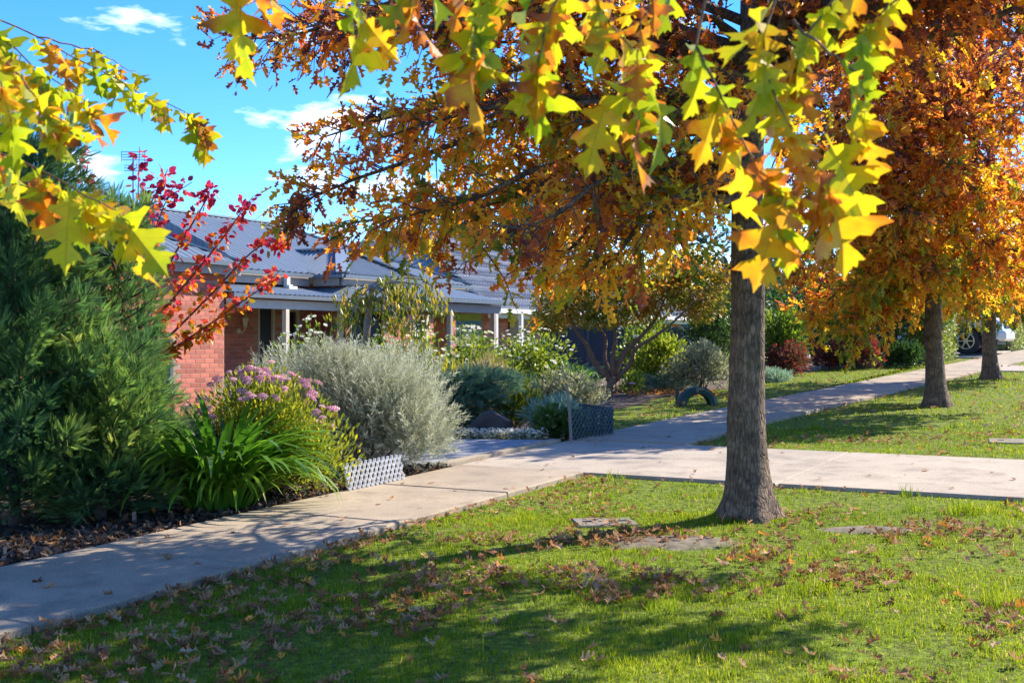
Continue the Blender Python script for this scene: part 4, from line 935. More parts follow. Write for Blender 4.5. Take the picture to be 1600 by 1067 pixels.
    # the bold single leaves nearest the lens
    for (px, py, Y, qx, qy, size, rr) in ((1290, 285, 1.7, 1350, 440, .15, .1), (1230, 300, 1.72, 1185, 420, .15, -.3), (950, 150, 1.9, 915, 265, .13, .2), (995, 170, 1.9, 985, 300, .13, 1.2), (370, -30, 1.95, 370, 75, .13, .1), (845, 90, 1.85, 845, 175, .13, .1), (110, 300, 2.1, 100, 405, .14, .2), (180, 325, 2.1, 250, 415, .15, .1), (1290, 210, 1.75, 1350, 330, .15, -.2), (560, 20, 1.9, 570, 120, .13, 1.1), (740, 30, 1.85, 720, 130, .14, .4), (300, 175, 3.4, 330, 290, .14, .5)):
        p = at(px, py, Y); q = at(qx, qy, Y+r.uniform(-.03, .03)); d = (q-p).normalized(); nn = Vector((math.sin(rr), -math.cos(rr), .15)); leafat(p, d, nn, size, LEAF[r.integers(3)])
    # limbs from the trunk carrying the sprays
    for i, E_ in enumerate(((-1.6, 2.3, 2.45), (-1.1, 3.0, 2.7), (-.4, 1.9, 2.55), (.1, 1.95, 2.42), (.6, 1.85, 2.4), (-1.7, 2.0, 2.1))):
        P = limb_curve((NX, NY, z0+2.2+.15*i), E_, .35, r=r, wob=.03); MB().tube(P, np.linspace(.045, .008, len(P)), 6).build('limb', M['bark'], o, True)
    for e in limb_ends:
        if abs(e[0]/e[1]) < .43 and (1.5-e[2])/e[1]*F > -533: continue
        js = ((-1.6, 2.3, 2.45), (-1.1, 3.0, 2.7), (-.4, 1.9, 2.55), (.1, 1.95, 2.42), (.6, 1.85, 2.4)); j = min(js, key=lambda q: np.linalg.norm(np.array(q)-e))
        MB().tube(limb_curve(j, e, .04, 5, .02, r), np.linspace(.0032, .0026, 5), 5).build('twig', M['brownstem'], o, True)
    # crown overhead, above the picture
    paths = [limb_curve((NX, NY, z0+3+.32*i), (NX+math.cos(i*2.4)*(2.4-.12*i), NY+math.sin(i*2.4)*(2.4-.12*i), z0+3.9+.36*i), .2, r=r) for i in range(12)]
    for P in paths: MB().tube(P, np.linspace(.04, .006, len(P)), 6).build('limb', M['bark'], o, True)
    tb, lb = twigs_leaves(paths, 7, 7, .15, lambda P: .35+.3*r.random(len(P)), r); tb.build('twigs', M['twig'], o); lb.build('crown', M['oak'], o)
near_oak()

# ------------------------------------------------------------ conifers at the left
def conifer(label, X, Y, h, lean, shells, n, seed, zlow=0.0, tint=0, bare=()):
    r = np.random.default_rng(seed); z = float(gz(X, Y)); o = thing('conifer', label, 'conifer', (X, Y, z), 'dark conifers at the left')
    MB().tube([(X, Y, z-.05), (X+lean[0]*.3, Y+lean[1]*.3, z+h*.4), (X+lean[0], Y+lean[1], z+h*.97)], [.045, .035, .008], 8, wob=.2).build('trunk', M['twig'], o, True)
    tb = MB(); lb = MB(); nb = 120
    O = []; D = []; T = []
    for i in range(nb):
        f = (i+.5)/nb; zz = z+.12+f*(h-.2); q = 1-f; a = i*2.4+r.random()*.6; L_ = shells(f, a)*r.uniform(.75, 1.08)
        b = np.array([X+lean[0]*f, Y+lean[1]*f, zz]); d = np.array([math.cos(a), math.sin(a), .35+.9*f]); e = b+d*L_*np.array([1, 1, .55]); m = (b+e)/2+np.array([0, 0, -.06*L_])
        tb.tube([b, m, e], [.010, .007, .003], 4, cap=False)
        k = int(n*L_/nb*1.6); g = .15+.85*r.random(k)**.7; p = b+(e-b)*g[:, None]+np.array([0, 0, -.2*L_])*(g*(1-g))[:, None]
        side = norm(np.cross(d, rdir(k, r))); sp = (r.random(k)*.24*(1.15-.7*g)*min(1, L_+.3))[:, None]; p = p+side*sp
        O.append(p); D.append(norm(norm(d)*.8+side*.65+.3*rdir(k, r)+np.array([0, 0, .22]))); T.append(np.clip(-.04+.38*r.random(k)+.36*g**2+.45*(vn(p[:, 0]*4, p[:, 2]*4, 3)-.45)+tint, 0, 1))  # tint lightens towards branch tips, painting them as sunlit
    O = np.concatenate(O); D = np.concatenate(D); T = np.concatenate(T); kp = O[:, 2] > z+.03; O, D, T = O[kp], D[kp], T[kp]
    S = .105*(.6+.8*r.random(len(O))); nn = rdir(len(O), r)+np.array([0, 0, .5])
    lb.inst(SPRAY[0], SPRAY[1], O, frames(D, nn), np.stack([S*.8, S, S], -1), T)
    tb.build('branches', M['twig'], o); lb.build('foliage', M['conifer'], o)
x, y = gp(50, 842)
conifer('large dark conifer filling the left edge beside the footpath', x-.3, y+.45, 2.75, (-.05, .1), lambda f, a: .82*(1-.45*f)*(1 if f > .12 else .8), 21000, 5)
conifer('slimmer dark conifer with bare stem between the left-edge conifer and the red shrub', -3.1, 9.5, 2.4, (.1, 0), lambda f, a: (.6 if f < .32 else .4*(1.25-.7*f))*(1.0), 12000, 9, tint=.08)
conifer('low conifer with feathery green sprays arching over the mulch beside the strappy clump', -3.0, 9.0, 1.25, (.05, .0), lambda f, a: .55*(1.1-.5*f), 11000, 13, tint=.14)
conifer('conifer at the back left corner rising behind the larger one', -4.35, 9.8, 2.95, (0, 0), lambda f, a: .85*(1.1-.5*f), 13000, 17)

# ------------------------------------------------------------ red-leaved shrub
def red_shrub():
    r = np.random.default_rng(4); Y = 10.6; b = at(165, 640, Y); z = float(gz(b.x, b.y)); o = thing('red_leaved_shrub', 'arching shrub with scarlet and orange leaves in front of the brick wing', 'shrub', (b.x, b.y, z))
    st = [[(165, 700), (200, 575), (260, 530), (330, 460), (390, 395), (432, 400 - 30), (436, 392 - 2)],
          [(165, 700), (195, 570), (250, 490), (310, 420), (350, 370), (378, 330), (396, 306)],
          [(165, 700), (205, 580), (270, 545), (330, 505), (365, 480), (412, 448), (440, 420)],
          [(165, 700), (210, 580), (255, 555), (300, 530), (352, 503)],
          [(165, 700), (185, 560), (225, 480), (260, 420), (300, 350), (330, 300), (318, 300)],
          [(165, 700), (175, 560), (195, 470), (235, 380), (260, 310), (300, 285)],
          [(165, 700), (165, 540), (185, 420), (215, 320), (218, 230)],
          [(165, 700), (150, 520), (140, 400), (130, 300), (120, 215)],
          [(165, 700), (160, 520), (190, 400), (240, 310), (262, 265)],
          [(165, 700), (190, 560), (240, 510), (280, 455), (305, 430)],
          [(165, 700), (140, 540), (120, 430), (150, 340)],
          [(165, 700), (180, 560), (230, 530), (262, 470)]]
    sb = MB(); O = []; D = []; T = []
    for i, s in enumerate(st):
        yy = Y+r.uniform(-.35, .45); P = np.array([tuple(at(px, py, Y+(yy-Y)*k/(len(s)-1))) for k, (px, py) in enumerate(s)]); P[0, 2] = z-.03; g = np.linspace(0, 1, 26); f = np.linspace(0, 1, len(P)); Q = np.stack([np.interp(g, f, P[:, j]) for j in range(3)], -1); Q[1:-1] = (Q[:-2]+Q[1:-1]*2+Q[2:])/4
        sb.tube(Q, np.linspace(.016, .003, 26), 5)
        n = 170 if i < 5 else 140; q = .25+.72*r.random(n); p = np.stack([np.interp(q, g, Q[:, j]) for j in range(3)], -1); off = rdir(n, r); p = p+off*(.02+.05*r.random(n))[:, None]
        O.append(p); D.append(norm(off*.9+np.array([.1, -.2, -.35])+.3*rdir(n, r)))
        up = np.clip((p[:, 2]-1.5)/1.3, 0, 1); T.append(np.clip(.22+.5*up+.2*r.normal(size=n)+.12*(q-.5), 0, 1))
    O, D, T = map(np.concatenate, (O, D, T)); S = .068*(.7+.5*r.random(len(O)))
    sb.build('stems', M['redtwig'], o); MB().inst(ELL[0], ELL[1], O, frames(D, rdir(len(O), r)), np.stack([S*1.45, S, S], -1), T).build('foliage', M['redleaf'], o)
red_shrub()

# ------------------------------------------------------------ the front beds
x, y = gp(345, 800); strap_clump('strappy_plant', 'large clump of glossy bright green strap leaves spilling onto the footpath', x-.04, y+.12, 298, 1.05, 3, rad=.26, more=330)
x, y = gp(415, 785)
sed, sl_ = shrub('flowering_shrub', 'yellow-green leafy perennial with dusty pink flower heads beside the strappy clump', x-.04, y+.38, 1.5, 1.0, 9000, ELL, .05, 'sedum', 'brownstem', 12, d=.9, fill=.95, up=.7, seed=2, stems=26, narrow=.85, cat='perennial', tint=(0, .85))
flowers(sed, sl_, 72, .038, [SEDUM], RR, top=.7)
x, y = gp(548, 744)
zz = float(gz(x, y)); silver_lm = [(x-.35, y+.45, zz+.62, .52, .5, .42), (x+.1, y+.4, zz+.66, .6, .55, .45), (x+.42, y+.3, zz+.45, .48, .45, .42), (x-.05, y+.15, zz+.42, .5, .4, .38), (x-.7, y+.75, zz+.7, .42, .4, .36), (x+.3, y+.8, zz+.72, .5, .4, .36), (x+.55, y+.2, zz+.3, .32, .3, .28), (x-.2, y+.5, zz+.95, .25, .3, .2), (x+.3, y+.1, zz+.62, .3, .25, .3), (x-.5, y+.1, zz+.4, .3, .25, .25)]
shrub('silver_shrub', 'broad silver-grey spiky shrub rounding over the footpath behind the white lattice', x, y, 1.8, 1.15, 6200, SPIKE, .2, 'silver', 'brownstem', fill=.7, up=.75, seed=3, stems=30, lmp=silver_lm, tint=(.12, 1.05), spread=.8, sizevar=1.0)
# small paler companions on the house side
def plant(name, label, px, base, Y, w, h, n, tm, size, mat, **k):
    X = (px-800)/F*Y; return shrub(name, label, X, Y, w, h, n, tm, size, mat, **k)
plant('silver_shrub', 'low silvery shrub under the shaded brick wall left of the rose bushes', 385, 0, 13.2, 1.0, .75, 1800, SPIKE, .15, 'silver', seed=31, fill=.8, stems=10)
rb = [('rose_bush', 'white rose bush below the verandah post in front of the front door', 480, 14.6, 1.1, 1.4, 2600, 26, 41),
      ('rose_bush', 'white rose bush around the foot of the weeping tree', 600, 15.4, 1.2, 1.35, 2800, 24, 42),
      ('rose_bush', 'white rose bush just left of the porch brick pier', 655, 16.6, .8, 1.3, 1700, 16, 43),
      ('rose_bush', 'white rose bush right of the porch brick pier', 745, 18.4, 1.3, 1.3, 2800, 26, 44),
      ('rose_bush', 'white rose bush at the right end of the porch under the drooping oak branch', 830, 19.6, 1.35, 1.35, 2800, 30, 45)]
for nm, lb_, px, Y, w, h, n, fl, sd in rb:
    z_ = float(gz((px-800)/F*Y, Y))
    o, lm = plant(nm, lb_, px, 0, Y, w, h, n, ELL, .07, 'rose', seed=sd, fill=.95, up=.15, stems=14, group='white rose bushes', tint=(.1, 1), cat='rose bush')
    flowers(o, lm, int(fl*1.8), .042, ROSE, RR, top=.35)
plant('dry_perennial', 'airy perennial with dry pinkish seed stems below the porch post', 755, 0, 17.4, 1.1, .95, 1700, NAR, .13, 'drygrass', seed=51, fill=1, up=1.2, stems=20, cat='perennial', narrow=.7)
plant('dry_perennial', 'golden airy perennial in front of the rose bush right of the pier', 700, 0, 16.2, .9, .9, 1500, NAR, .12, 'sedum', seed=52, fill=1, up=1.1, stems=16, cat='perennial', narrow=.8)
plant('olive_shrub', 'olive green fine-leaved shrub above the boulder', 806, 0, 15.9, .85, .72, 2300, NAR, .11, 'gold', seed=53, fill=.9, up=.9, stems=14, tint=(.15, .7))
# juniper draped over the boulder
X, Y = (730-800)/F*15.35, 15.35; zz = float(gz(X, Y))
jl = [(X-.25, Y, zz+.62, .5, .4, .10), (X+.1, Y+.1, zz+.68, .5, .4, .10), (X-.35, Y-.15, zz+.42, .4, .35, .12), (X-.25, Y-.22, zz+.24, .34, .25, .2), (X-.42, Y-.1, zz+.2, .3, .3, .2), (X+.0, Y+.2, zz+.35, .5, .3, .3), (X+.42, Y+.25, zz+.62, .4, .35, .08), (X-.05, Y-.1, zz+.5, .45, .3, .08)]
shrub('juniper', 'blue-green spreading juniper draped over the dark boulder', X, Y, 1.1, .85, 3200, SPRAY, .15, 'juniper', seed=54, lmp=jl, up=.05, spread=.9, stems=10, fill=.8)
# corner bed
X, Y = (868-800)/F*14.6, 14.6
shrub('teal_ground_cover', 'pale blue-green succulent mound behind the timber stake', X, Y+.2, .75, .42, 900, FERN, .12, 'teal', seed=55, up=.25, stems=6, cat='ground cover', lumps=7)
X, Y = (875-800)/F*14.2, 14.2
shrub('leafy_plant', 'dark glossy leafy plant inside the lattice-edged corner bed', X, Y, .6, .36, 700, ELL, .085, 'green', seed=56, up=.3, stems=6, cat='plant', lumps=6)
plant('variegated_shrub', 'cream and green variegated low shrub left of the multi-stemmed tree', 890, 0, 18.6, 1.35, .62, 3000, ELL, .06, 'grey', seed=57, stems=12, fill=.9, lumps=10, d=1.0)
# white border along the driveway
def border():
    r = np.random.default_rng(6); n = 1300; px = r.uniform(700, 838, n); sA = r.uniform(8.33, 8.72, n); t = np.interp(px, [690, 860], [2.95, 1.5]); X, Y = ST(sA, t); Z = gz(X, Y)
    o = thing('white_border', 'low strip of white alyssum flowers edging the shaded driveway', 'flowers', (float(X[0]), float(Y[0]), float(Z[0])))
    P = np.stack([X, Y, Z+.02+.07*r.random(n)], -1); d = norm(rdir(n, r)+np.array([0, 0, .9])); MB().inst(ELL[0], ELL[1], P, frames(d, rdir(n, r)), .055*(.6+.6*r.random(n)), r.random(n)).build('foliage', M['grey'], o)
    k = r.choice(n, 700); P2 = P[k]+np.array([0, 0, .05]); pv_ = petals(5, .5); tag(MB().inst(pv_[0], pv_[1], P2, frames(norm(rdir(700, r)*.3+np.array([0, -.3, 1])), rdir(700, r)), .045*(.6+.6*r.random(700)), r.random(700)).build('blossom', M['petal_w'], o), kind='stuff')
border()
# plants round the multi-stemmed tree
x, y = atg(893, 24.8); strap_clump('strappy_plant', 'clump of strap leaves in front of the blue sheet fence', x, y, 150, .95, 8, rad=.45)
plant('lime_shrub', 'bright lime-green shrub right of the multi-stemmed tree', 1030, 0, 23.8, 1.2, 1.05, 3000, ELL, .1, 'rose', seed=61, tint=(.4, 1), fill=.9, stems=12)
plant('grey_shrub', 'pale grey-green bushy shrub left of the nearest oak trunk, behind the half tyre', 1095, 0, 23.0, 1.35, .95, 3600, ELL, .075, 'grey', seed=62, fill=.85, stems=14, lumps=11)
o, lm = plant('rose_bush', 'tall white rose bush in front of the sheet fence right of the multi-stemmed tree', 1010, 0, 26, 1.3, 1.55, 2200, ELL, .09, 'rose', seed=63, fill=.95, stems=12, cat='rose bush', tint=(.2, .9), group='white rose bushes'); flowers(o, lm, 14, .07, ROSE, RR, .3)
plant('silver_ground_cover', 'blue-green ground cover patch behind the half tyre', 1040, 0, 23.4, 1.6, .28, 1500, FERN, .12, 'teal', seed=64, up=.2, cat='ground cover', d=.7, stems=6, lumps=10)
o, lm = plant('flowering_plant', 'small plant with one pink bloom beside the multi-stemmed trunk', 990, 0, 22.4, .5, .42, 500, ELL, .07, 'rose', seed=65, stems=6, cat='plant'); link('flower', SEDUM, o, Matrix.Translation(at(988, 600, 22.0))@Matrix.Scale(.06, 4))
plant('dark_shrub', 'dark green shrub between the sheet fence and the nearest oak trunk', 1115, 0, 26.5, 1.5, 2.1, 3600, ELL, .09, 'green', seed=66, fill=.9, stems=12, tint=(.2, .9))
plant('variegated_shrub', 'green leafy shrub just right of the nearest oak trunk', 1222, 0, 27.5, 1.15, 1.6, 3000, ELL, .1, 'rose', seed=67, fill=.9, stems=12, tint=(.1, .75))
plant('maroon_shrub', 'rounded maroon-tipped shrub beside the rock edging', 1228, 0, 26.8, 1.05, .78, 2600, ELL, .075, 'maroon', seed=68, fill=.7, stems=10)
plant('silver_ground_cover', 'pale ground cover patch below the maroon shrub', 1210, 0, 24.6, .7, .22, 700, FERN, .12, 'teal', seed=69, up=.2, cat='ground cover', stems=5)
for i, (px, Y, w, h, mt, lb_) in enumerate(((1275, 30.5, 1.7, 2.6, 'green', 'dark green tall shrub behind the maroon shrub'), (1335, 30, 1.7, 2.5, 'gold', 'tall dark shrub with gold leaves below the second oak crown'), (1390, 30, 1.6, 2.4, 'green', 'dark evergreen shrub left of the second oak trunk'), (1440, 30.4, 1.6, 2.5, 'gold', 'golden-tinged shrub directly behind the second oak trunk'), (1345, 28.6, 1.0, .9, 'maroon', 'low red-brown shrub in the shade above the rocks'), (1300, 29.0, .8, .75, 'maroon', 'small red-leaved shrub between the maroon shrub and the tall dark ones'), (1415, 28.8, .9, .6, 'green', 'low dark plant at the path edge beside the second oak'))):
    plant('boundary_shrub', lb_, px, 0, Y, w, h, 3200 if h > 1 else 1200, ELL, .1, mt, seed=80+i, fill=.8, stems=10, tint=(.05, .75) if mt != 'maroon' else (.2, 1), group='shrubs along the far boundary')

# weeping tree in front of the porch
def weeper():
    r = np.random.default_rng(12); Y = 15.2; b = at(570, 600, Y); z = float(gz(b.x, b.y)); o = thing('weeping_tree', 'small weeping tree with grey trunk and drooping green-bronze leaves before the porch', 'tree', (b.x, b.y, z))
    g = lambda L_: [tuple(at(px, py, Y+dy)) for px, py, dy in L_]
    MB().tube([(b.x, b.y, z-.05)]+g([(571, 540, 0), (575, 500, 0), (579, 465, 0), (582, 445, 0)]), [.055, .05, .045, .04, .035], 9, wob=.3).build('trunk', M['paletwig'], o, True)
    br = [[(581, 448, 0), (592, 438, 0), (612, 438, 0), (632, 443, .05), (648, 460, .1), (655, 500, .15)], [(582, 448, 0), (600, 440, .1), (640, 432, .3), (670, 440, .4), (690, 465, .45), (697, 490, .5)], [(582, 446, 0), (597, 455, -.2), (608, 480, -.3), (622, 497, -.35), (640, 520, -.4)], [(582, 446, 0), (600, 452, -.1), (612, 488, -.15), (632, 500, -.2), (645, 530, -.25)], [(581, 448, 0), (570, 455, -.1), (556, 470, -.2), (548, 500, -.25)], [(582, 446, 0), (600, 436, .3), (625, 455, .5), (632, 490, .6)], [(582, 448, 0), (560, 452, .2), (540, 475, .3), (532, 500, .3)], [(582, 447, 0), (620, 440, -.2), (660, 445, -.3), (676, 470, -.35)]]
    O = []; D = []
    for P in br:
        P = np.array(g(P)); q = np.linspace(0, 1, 16); f = np.linspace(0, 1, len(P)); Q = np.stack([np.interp(q, f, P[:, j]) for j in range(3)], -1); Q[1:-1] = (Q[:-2]+2*Q[1:-1]+Q[2:])/4
        MB().tube(Q, np.linspace(.02, .004, 16), 6).build('branch', M['paletwig'], o, True)
        n = 150; k = .2+.8*r.random(n); p = np.stack([np.interp(k, q, Q[:, j]) for j in range(3)], -1)+r.normal(size=(n, 3))*np.array([.1, .12, .08])+np.array([0, 0, -.06]); O.append(p); D.append(norm(np.array([0, -.05, -1])+.5*rdir(n, r)))
    O, D = np.concatenate(O), np.concatenate(D); S = .095*(.7+.5*r.random(len(O))); MB().inst(ELL[0], ELL[1], O, frames(D, rdir(len(O), r)), np.stack([S*.65, S, S], -1), np.clip(.15+.7*r.random(len(O)), 0, 1)).build('foliage', M['gold'], o)
weeper()

# multi-stemmed garden tree
def multistem():
    r = np.random.default_rng(19); x, y = gp(957, 616); z = float(gz(x, y)); o = thing('multi_stemmed_tree', 'small spreading tree with several bare brown stems and gold-green leaves before the blue fence', 'tree', (x, y, z))
    MB().tube([(x, y, z-.08), (x, y, z+.12), (x-.01, y, z+.32)], [.13, .105, .10], 10, wob=.35).build('trunk', M['brownstem'], o, True)
    stems = [([(955, 596), (930, 570), (918, 540), (900, 518), (880, 470), (850, 430)], -.5, .065), ([(955, 590), (944, 560), (948, 530), (930, 500), (920, 450)], .6, .05), ([(957, 590), (957, 560), (962, 530), (958, 490), (975, 430)], -.2, .055), ([(958, 588), (975, 550), (1000, 528), (1025, 500), (1050, 440)], .3, .065), ([(960, 596), (985, 570), (990, 545), (1020, 528), (1048, 508), (1085, 470)], -.7, .055)]
    tips = []
    for S_, dy, rr in stems:
        P = np.array([tuple(at(px, py, y+dy*k/(len(S_)-1))) for k, (px, py) in enumerate(S_)]); q = np.linspace(0, 1, 18); f = np.linspace(0, 1, len(P)); Q = np.stack([np.interp(q, f, P[:, j]) for j in range(3)], -1); Q[1:-1] = (Q[:-2]+2*Q[1:-1]+Q[2:])/4
        MB().tube(Q, np.linspace(rr, .012, 18), 8, wob=.25).build('stem', M['brownstem'], o, True); tips += [Q[-1], Q[13]]
    lm = [(*at(px, py, y+dy), rx, rx*.9, rz) for px, py, dy, rx, rz in ((880, 470, -.3, .62, .42), (930, 440, .3, .7, .45), (985, 430, -.2, .75, .5), (1045, 440, .3, .7, .5), (1090, 470, -.3, .55, .42), (860, 500, .2, .4, .3), (1000, 480, .3, .6, .32), (935, 490, -.3, .55, .3), (1075, 420, .4, .6, .4), (1110, 440, .1, .45, .4))]
    P, D, k = blob_points(14000, lm, .8, r); d = norm(D*.5+np.array([0, 0, -.35])+.7*rdir(len(P), r)); T = np.clip(.38+.5*r.random(len(P))+.6*(fbm(P[:, 0]*2, P[:, 2]*3, 8)-.4), 0, 1)
    S = .09*(.7+.5*r.random(len(P))); MB().inst(ELL[0], ELL[1], P, frames(d, rdir(len(P), r)+np.array([0, 0, .5])), np.stack([S*.9, S, S], -1), T).build('crown', M['gold'], o)
    tw = MB()
    for l in lm:
        t0 = min(tips, key=lambda t: np.linalg.norm(t-np.array(l[:3])))
        for i in range(7): e = np.array(l[:3])+rdir(1, r)[0]*np.array(l[3:])*.8; tw.tube([t0, (t0+e)/2+np.array([0, 0, .06]), e], [.012, .008, .003], 4, cap=False)
    tw.build('twigs', M['brownstem'], o)
multistem()

# clipped hedges by the neighbour's driveway, and the car
def hedge(label, s0, s1, t0, t1, h, n, seed):
    r = np.random.default_rng(seed); cx, cy = ST((s0+s1)/2, (t0+t1)/2); z = float(gz(cx, cy)); o = thing('clipped_hedge', label, 'hedge', (cx, cy, z), 'clipped hedges by the far driveway')
    s = r.uniform(s0, s1, n); t = r.uniform(t0, t1, n); zz = r.uniform(.02, h, n); f = r.integers(0, 5, n); s = np.where(f == 0, s0+.03*r.normal(size=n), np.where(f == 1, s1+.03*r.normal(size=n), s)); t = np.where((f == 2) | (f == 4), t0+.04*r.normal(size=n), t); zz = np.where(f == 3, h+.03*r.normal(size=n), zz)
    X, Y = ST(s, t); P = np.stack([X, Y, gz(X, Y)+zz], -1); d = norm(rdir(n, r)+np.array([.3, -.5, .4])); S = .085*(.7+.6*r.random(n))
    MB().inst(ELL[0], ELL[1], P, frames(d, rdir(n, r)), S, np.clip(.2+.7*r.random(n), 0, 1)).build('foliage', M['hedge'], o)
    mb = MB().box((s0+.12, t0+.12, z-.05), (s1-.12, t1-.12, z+h-.12)).street(); mb.build('inner_branches', M['twig'], o)
hedge('clipped pale green hedge left of the parked car, behind the second oak trunk', 28.3, 30.5, 1.0, 1.9, 1.5, 4200, 5)
hedge('clipped pale green hedge right of the parked car at the right edge', 35.9, 40.5, .2, 1.4, 1.6, 5000, 6)
def car():
    # built nose along +x, then turned to face the street
    r = np.random.default_rng(1); s, t = 33.0, 2.35; X, Y = ST(s, t); z = float(gz(X, Y))+.05
    o = thing('parked_car', 'white four-wheel drive parked nose out in the neighbour driveway between clipped hedges', 'car', (X, Y, z))
    Mx = Matrix.Translation((X, Y, z))@Matrix.Rotation(math.atan2(-UX, UY), 4, 'Z')
    def put(nm, mb, mat, par=None, sm=False, M2=None):
        c = link(nm, mb.mesh(nm, mat, sm), par or o, None)
        if par is None: c.matrix_basis = Mx@(M2 or Matrix())
        else: c.matrix_basis = M2 or Matrix()
        return c
    W = .93
    prof = [(2.28, .42), (2.36, .62), (2.30, .88), (2.12, 1.02), (1.35, 1.13), (.95, 1.16), (.35, 1.68), (.1, 1.76), (-1.6, 1.80), (-2.1, 1.70), (-2.3, 1.1), (-2.34, .62), (-2.3, .42)]
    # side with wheel arches cut: walk the lower edge
    low = []
    for cx in (-1.4, 1.4):
        low.append((cx-.47, .42)); low += [(cx+.47*math.cos(a), .42+.47*math.sin(a)) for a in np.linspace(math.pi, 0, 11)[1:-1]]; low.append((cx+.47, .42))
    outline = prof+low; mb = MB(); n = len(outline); V = []
    for y_, k in ((-W+.0, 1), (W, 1)):
        for x_, z_ in outline:
            inn = .17*max(0, (z_-1.12)/.68) + (.10 if x_ > 2.1 or x_ < -2.2 else 0); V.append((x_, y_-math.copysign(inn, y_), z_))
    mb.add(V, [tuple(range(n))[::-1], tuple(range(n, 2*n))]+[(i, (i+1) % n, n+(i+1) % n, n+i) for i in range(n)]); body = put('body', mb, M['carpaint'])
    for sy in (-1, 1):
        for cx in (-1.4, 1.4):
            fl = MB(); V = []
            for a in np.linspace(math.pi*1.02, -.02*math.pi, 15):
                for rr, yy in ((.44, W-.02), (.45, W+.055), (.56, W+.06), (.63, W+.005)): V.append((cx+rr*math.cos(a), sy*yy, .42+rr*math.sin(a)))
            fl.add(V, [(i*4+j, i*4+j+1, i*4+j+5, i*4+j+4) for i in range(14) for j in range(3)])
            put('wheel_arch', fl, M['carpaint'], body, True)
        sw = MB().add([(.86, sy*(W-.005-.02), 1.18), (.38, sy*(W+.006-.135), 1.62), (-.35, sy*(W+.008-.15), 1.68), (-.35, sy*(W+.006-.02), 1.18)], [(0, 1, 2, 3)]).add([(-.43, sy*(W+.006-.02), 1.18), (-.43, sy*(W+.008-.15), 1.68), (-1.5, sy*(W+.008-.155), 1.70), (-1.6, sy*(W+.006-.02), 1.18)], [(0, 1, 2, 3)])
        put('side_window', sw, M['glass'])
        put('door_seam', MB().box((.9, sy*W-.004, .5), (.912, sy*W+.004, 1.12)).box((-.4, sy*W-.004, .5), (-.388, sy*W+.004, 1.12)), M['black'], body)
        put('door_handle', MB().box((-.28, sy*W-.02, .98), (-.08, sy*W+.03, 1.02)), M['carpaint'], body)
        put('mirror', MB().box((.72, sy*(W+.0) - .0 if sy > 0 else -W-.2, 1.14), (.84, W+.2 if sy > 0 else -W, 1.32), bev=.03), M['carpaint'])
        put('headlight', MB().add([(2.34, sy*.5, .76), (2.31, sy*.5, .94), (1.95, sy*.86, 1.0), (2.05, sy*.905, .98), (2.22, sy*.86, .76)], [(0, 1, 2, 3, 4)]).box((2.2, min(sy*.55, sy*.84), .75), (2.325, max(sy*.55, sy*.84), .92), bev=.02), M['lamp'])
        put('side_step', MB().box((-.85, min(sy*W, sy*(W+.1)), .38), (.85, max(sy*W, sy*(W+.1)), .43)), M['black'])
        for cx in (-1.4, 1.4):
            Mw = Matrix.Translation((cx, sy*(W-.1), .38))
            ty = MB(); V = []; pr = [(.23, -.1), (.35, -.12), (.375, -.09), (.375, .09), (.35, .12), (.23, .1)]; k = 22
            for i in range(k):
                a = 2*math.pi*i/k
                for rr, yy in pr: V.append((rr*math.cos(a), yy, rr*math.sin(a)))
            ty.add(V, [(i*6+j, i*6+j+1, ((i+1) % k)*6+j+1, ((i+1) % k)*6+j) for i in range(k) for j in range(5)]); wh = put('wheel', ty, M['tyre'], None, True, Mw)
            rm = MB(); V = []
            for i in range(k):
                a = 2*math.pi*i/k
                for rr, yy in ((.24, .095), (.24, .02), (.21, .03), (.205, .1)): V.append((rr*math.cos(a), sy*yy, rr*math.sin(a)))
            rm.add(V, [(i*4+j, i*4+(j+1) % 4, ((i+1) % k)*4+(j+1) % 4, ((i+1) % k)*4+j) for i in range(k) for j in range(4)])
            for i in range(6):
                a = 2*math.pi*i/6; c, s_ = math.cos(a), math.sin(a); rm.bar((.04*c, sy*.09, .04*s_), (.225*c, sy*.085, .225*s_), .06, .03)
            rm.add([(.07*math.cos(i*.7854), sy*.105, .07*math.sin(i*.7854)) for i in range(8)], [tuple(range(8))])
            put('rim', rm, M['chrome'], wh)
            put('brake_disc', MB().add([(.2*math.cos(i*.5236), sy*.0, .2*math.sin(i*.5236)) for i in range(12)], [tuple(range(12))]), M['black'], wh)
    put('front_bumper', MB().box((2.2, -.88, .38), (2.44, .88, .66), bev=.06), M['carpaint'])
    put('grille', MB().box((2.3, -.45, .72), (2.37, .45, .93), bev=.02), M['black'])
    put('windscreen', MB().add([(.93, -.74, 1.19), (.93, .74, 1.19), (.38, .66, 1.675), (.38, -.66, 1.675)], [(0, 1, 2, 3)]), M['glass'])
    put('underbody', MB().box((-2.2, -.8, .28), (2.2, .8, .5)), M['black'])
car()
# small red post at the right edge
x, y = ST(39.5, -.3); rp_ = thing('red_letterbox', 'red letterbox post at the far right beyond the clipped hedge', 'letterbox', (x, y, gz(x, y)))
MB().box((x-.06, y-.06, gz(x, y)-.1), (x+.06, y+.06, gz(x, y)+.85)).build('post', M['red'], rp_); MB().box((x-.15, y-.14, gz(x, y)+.85), (x+.15, y+.14, gz(x, y)+1.15), bev=.02).build('box', M['red'], rp_)

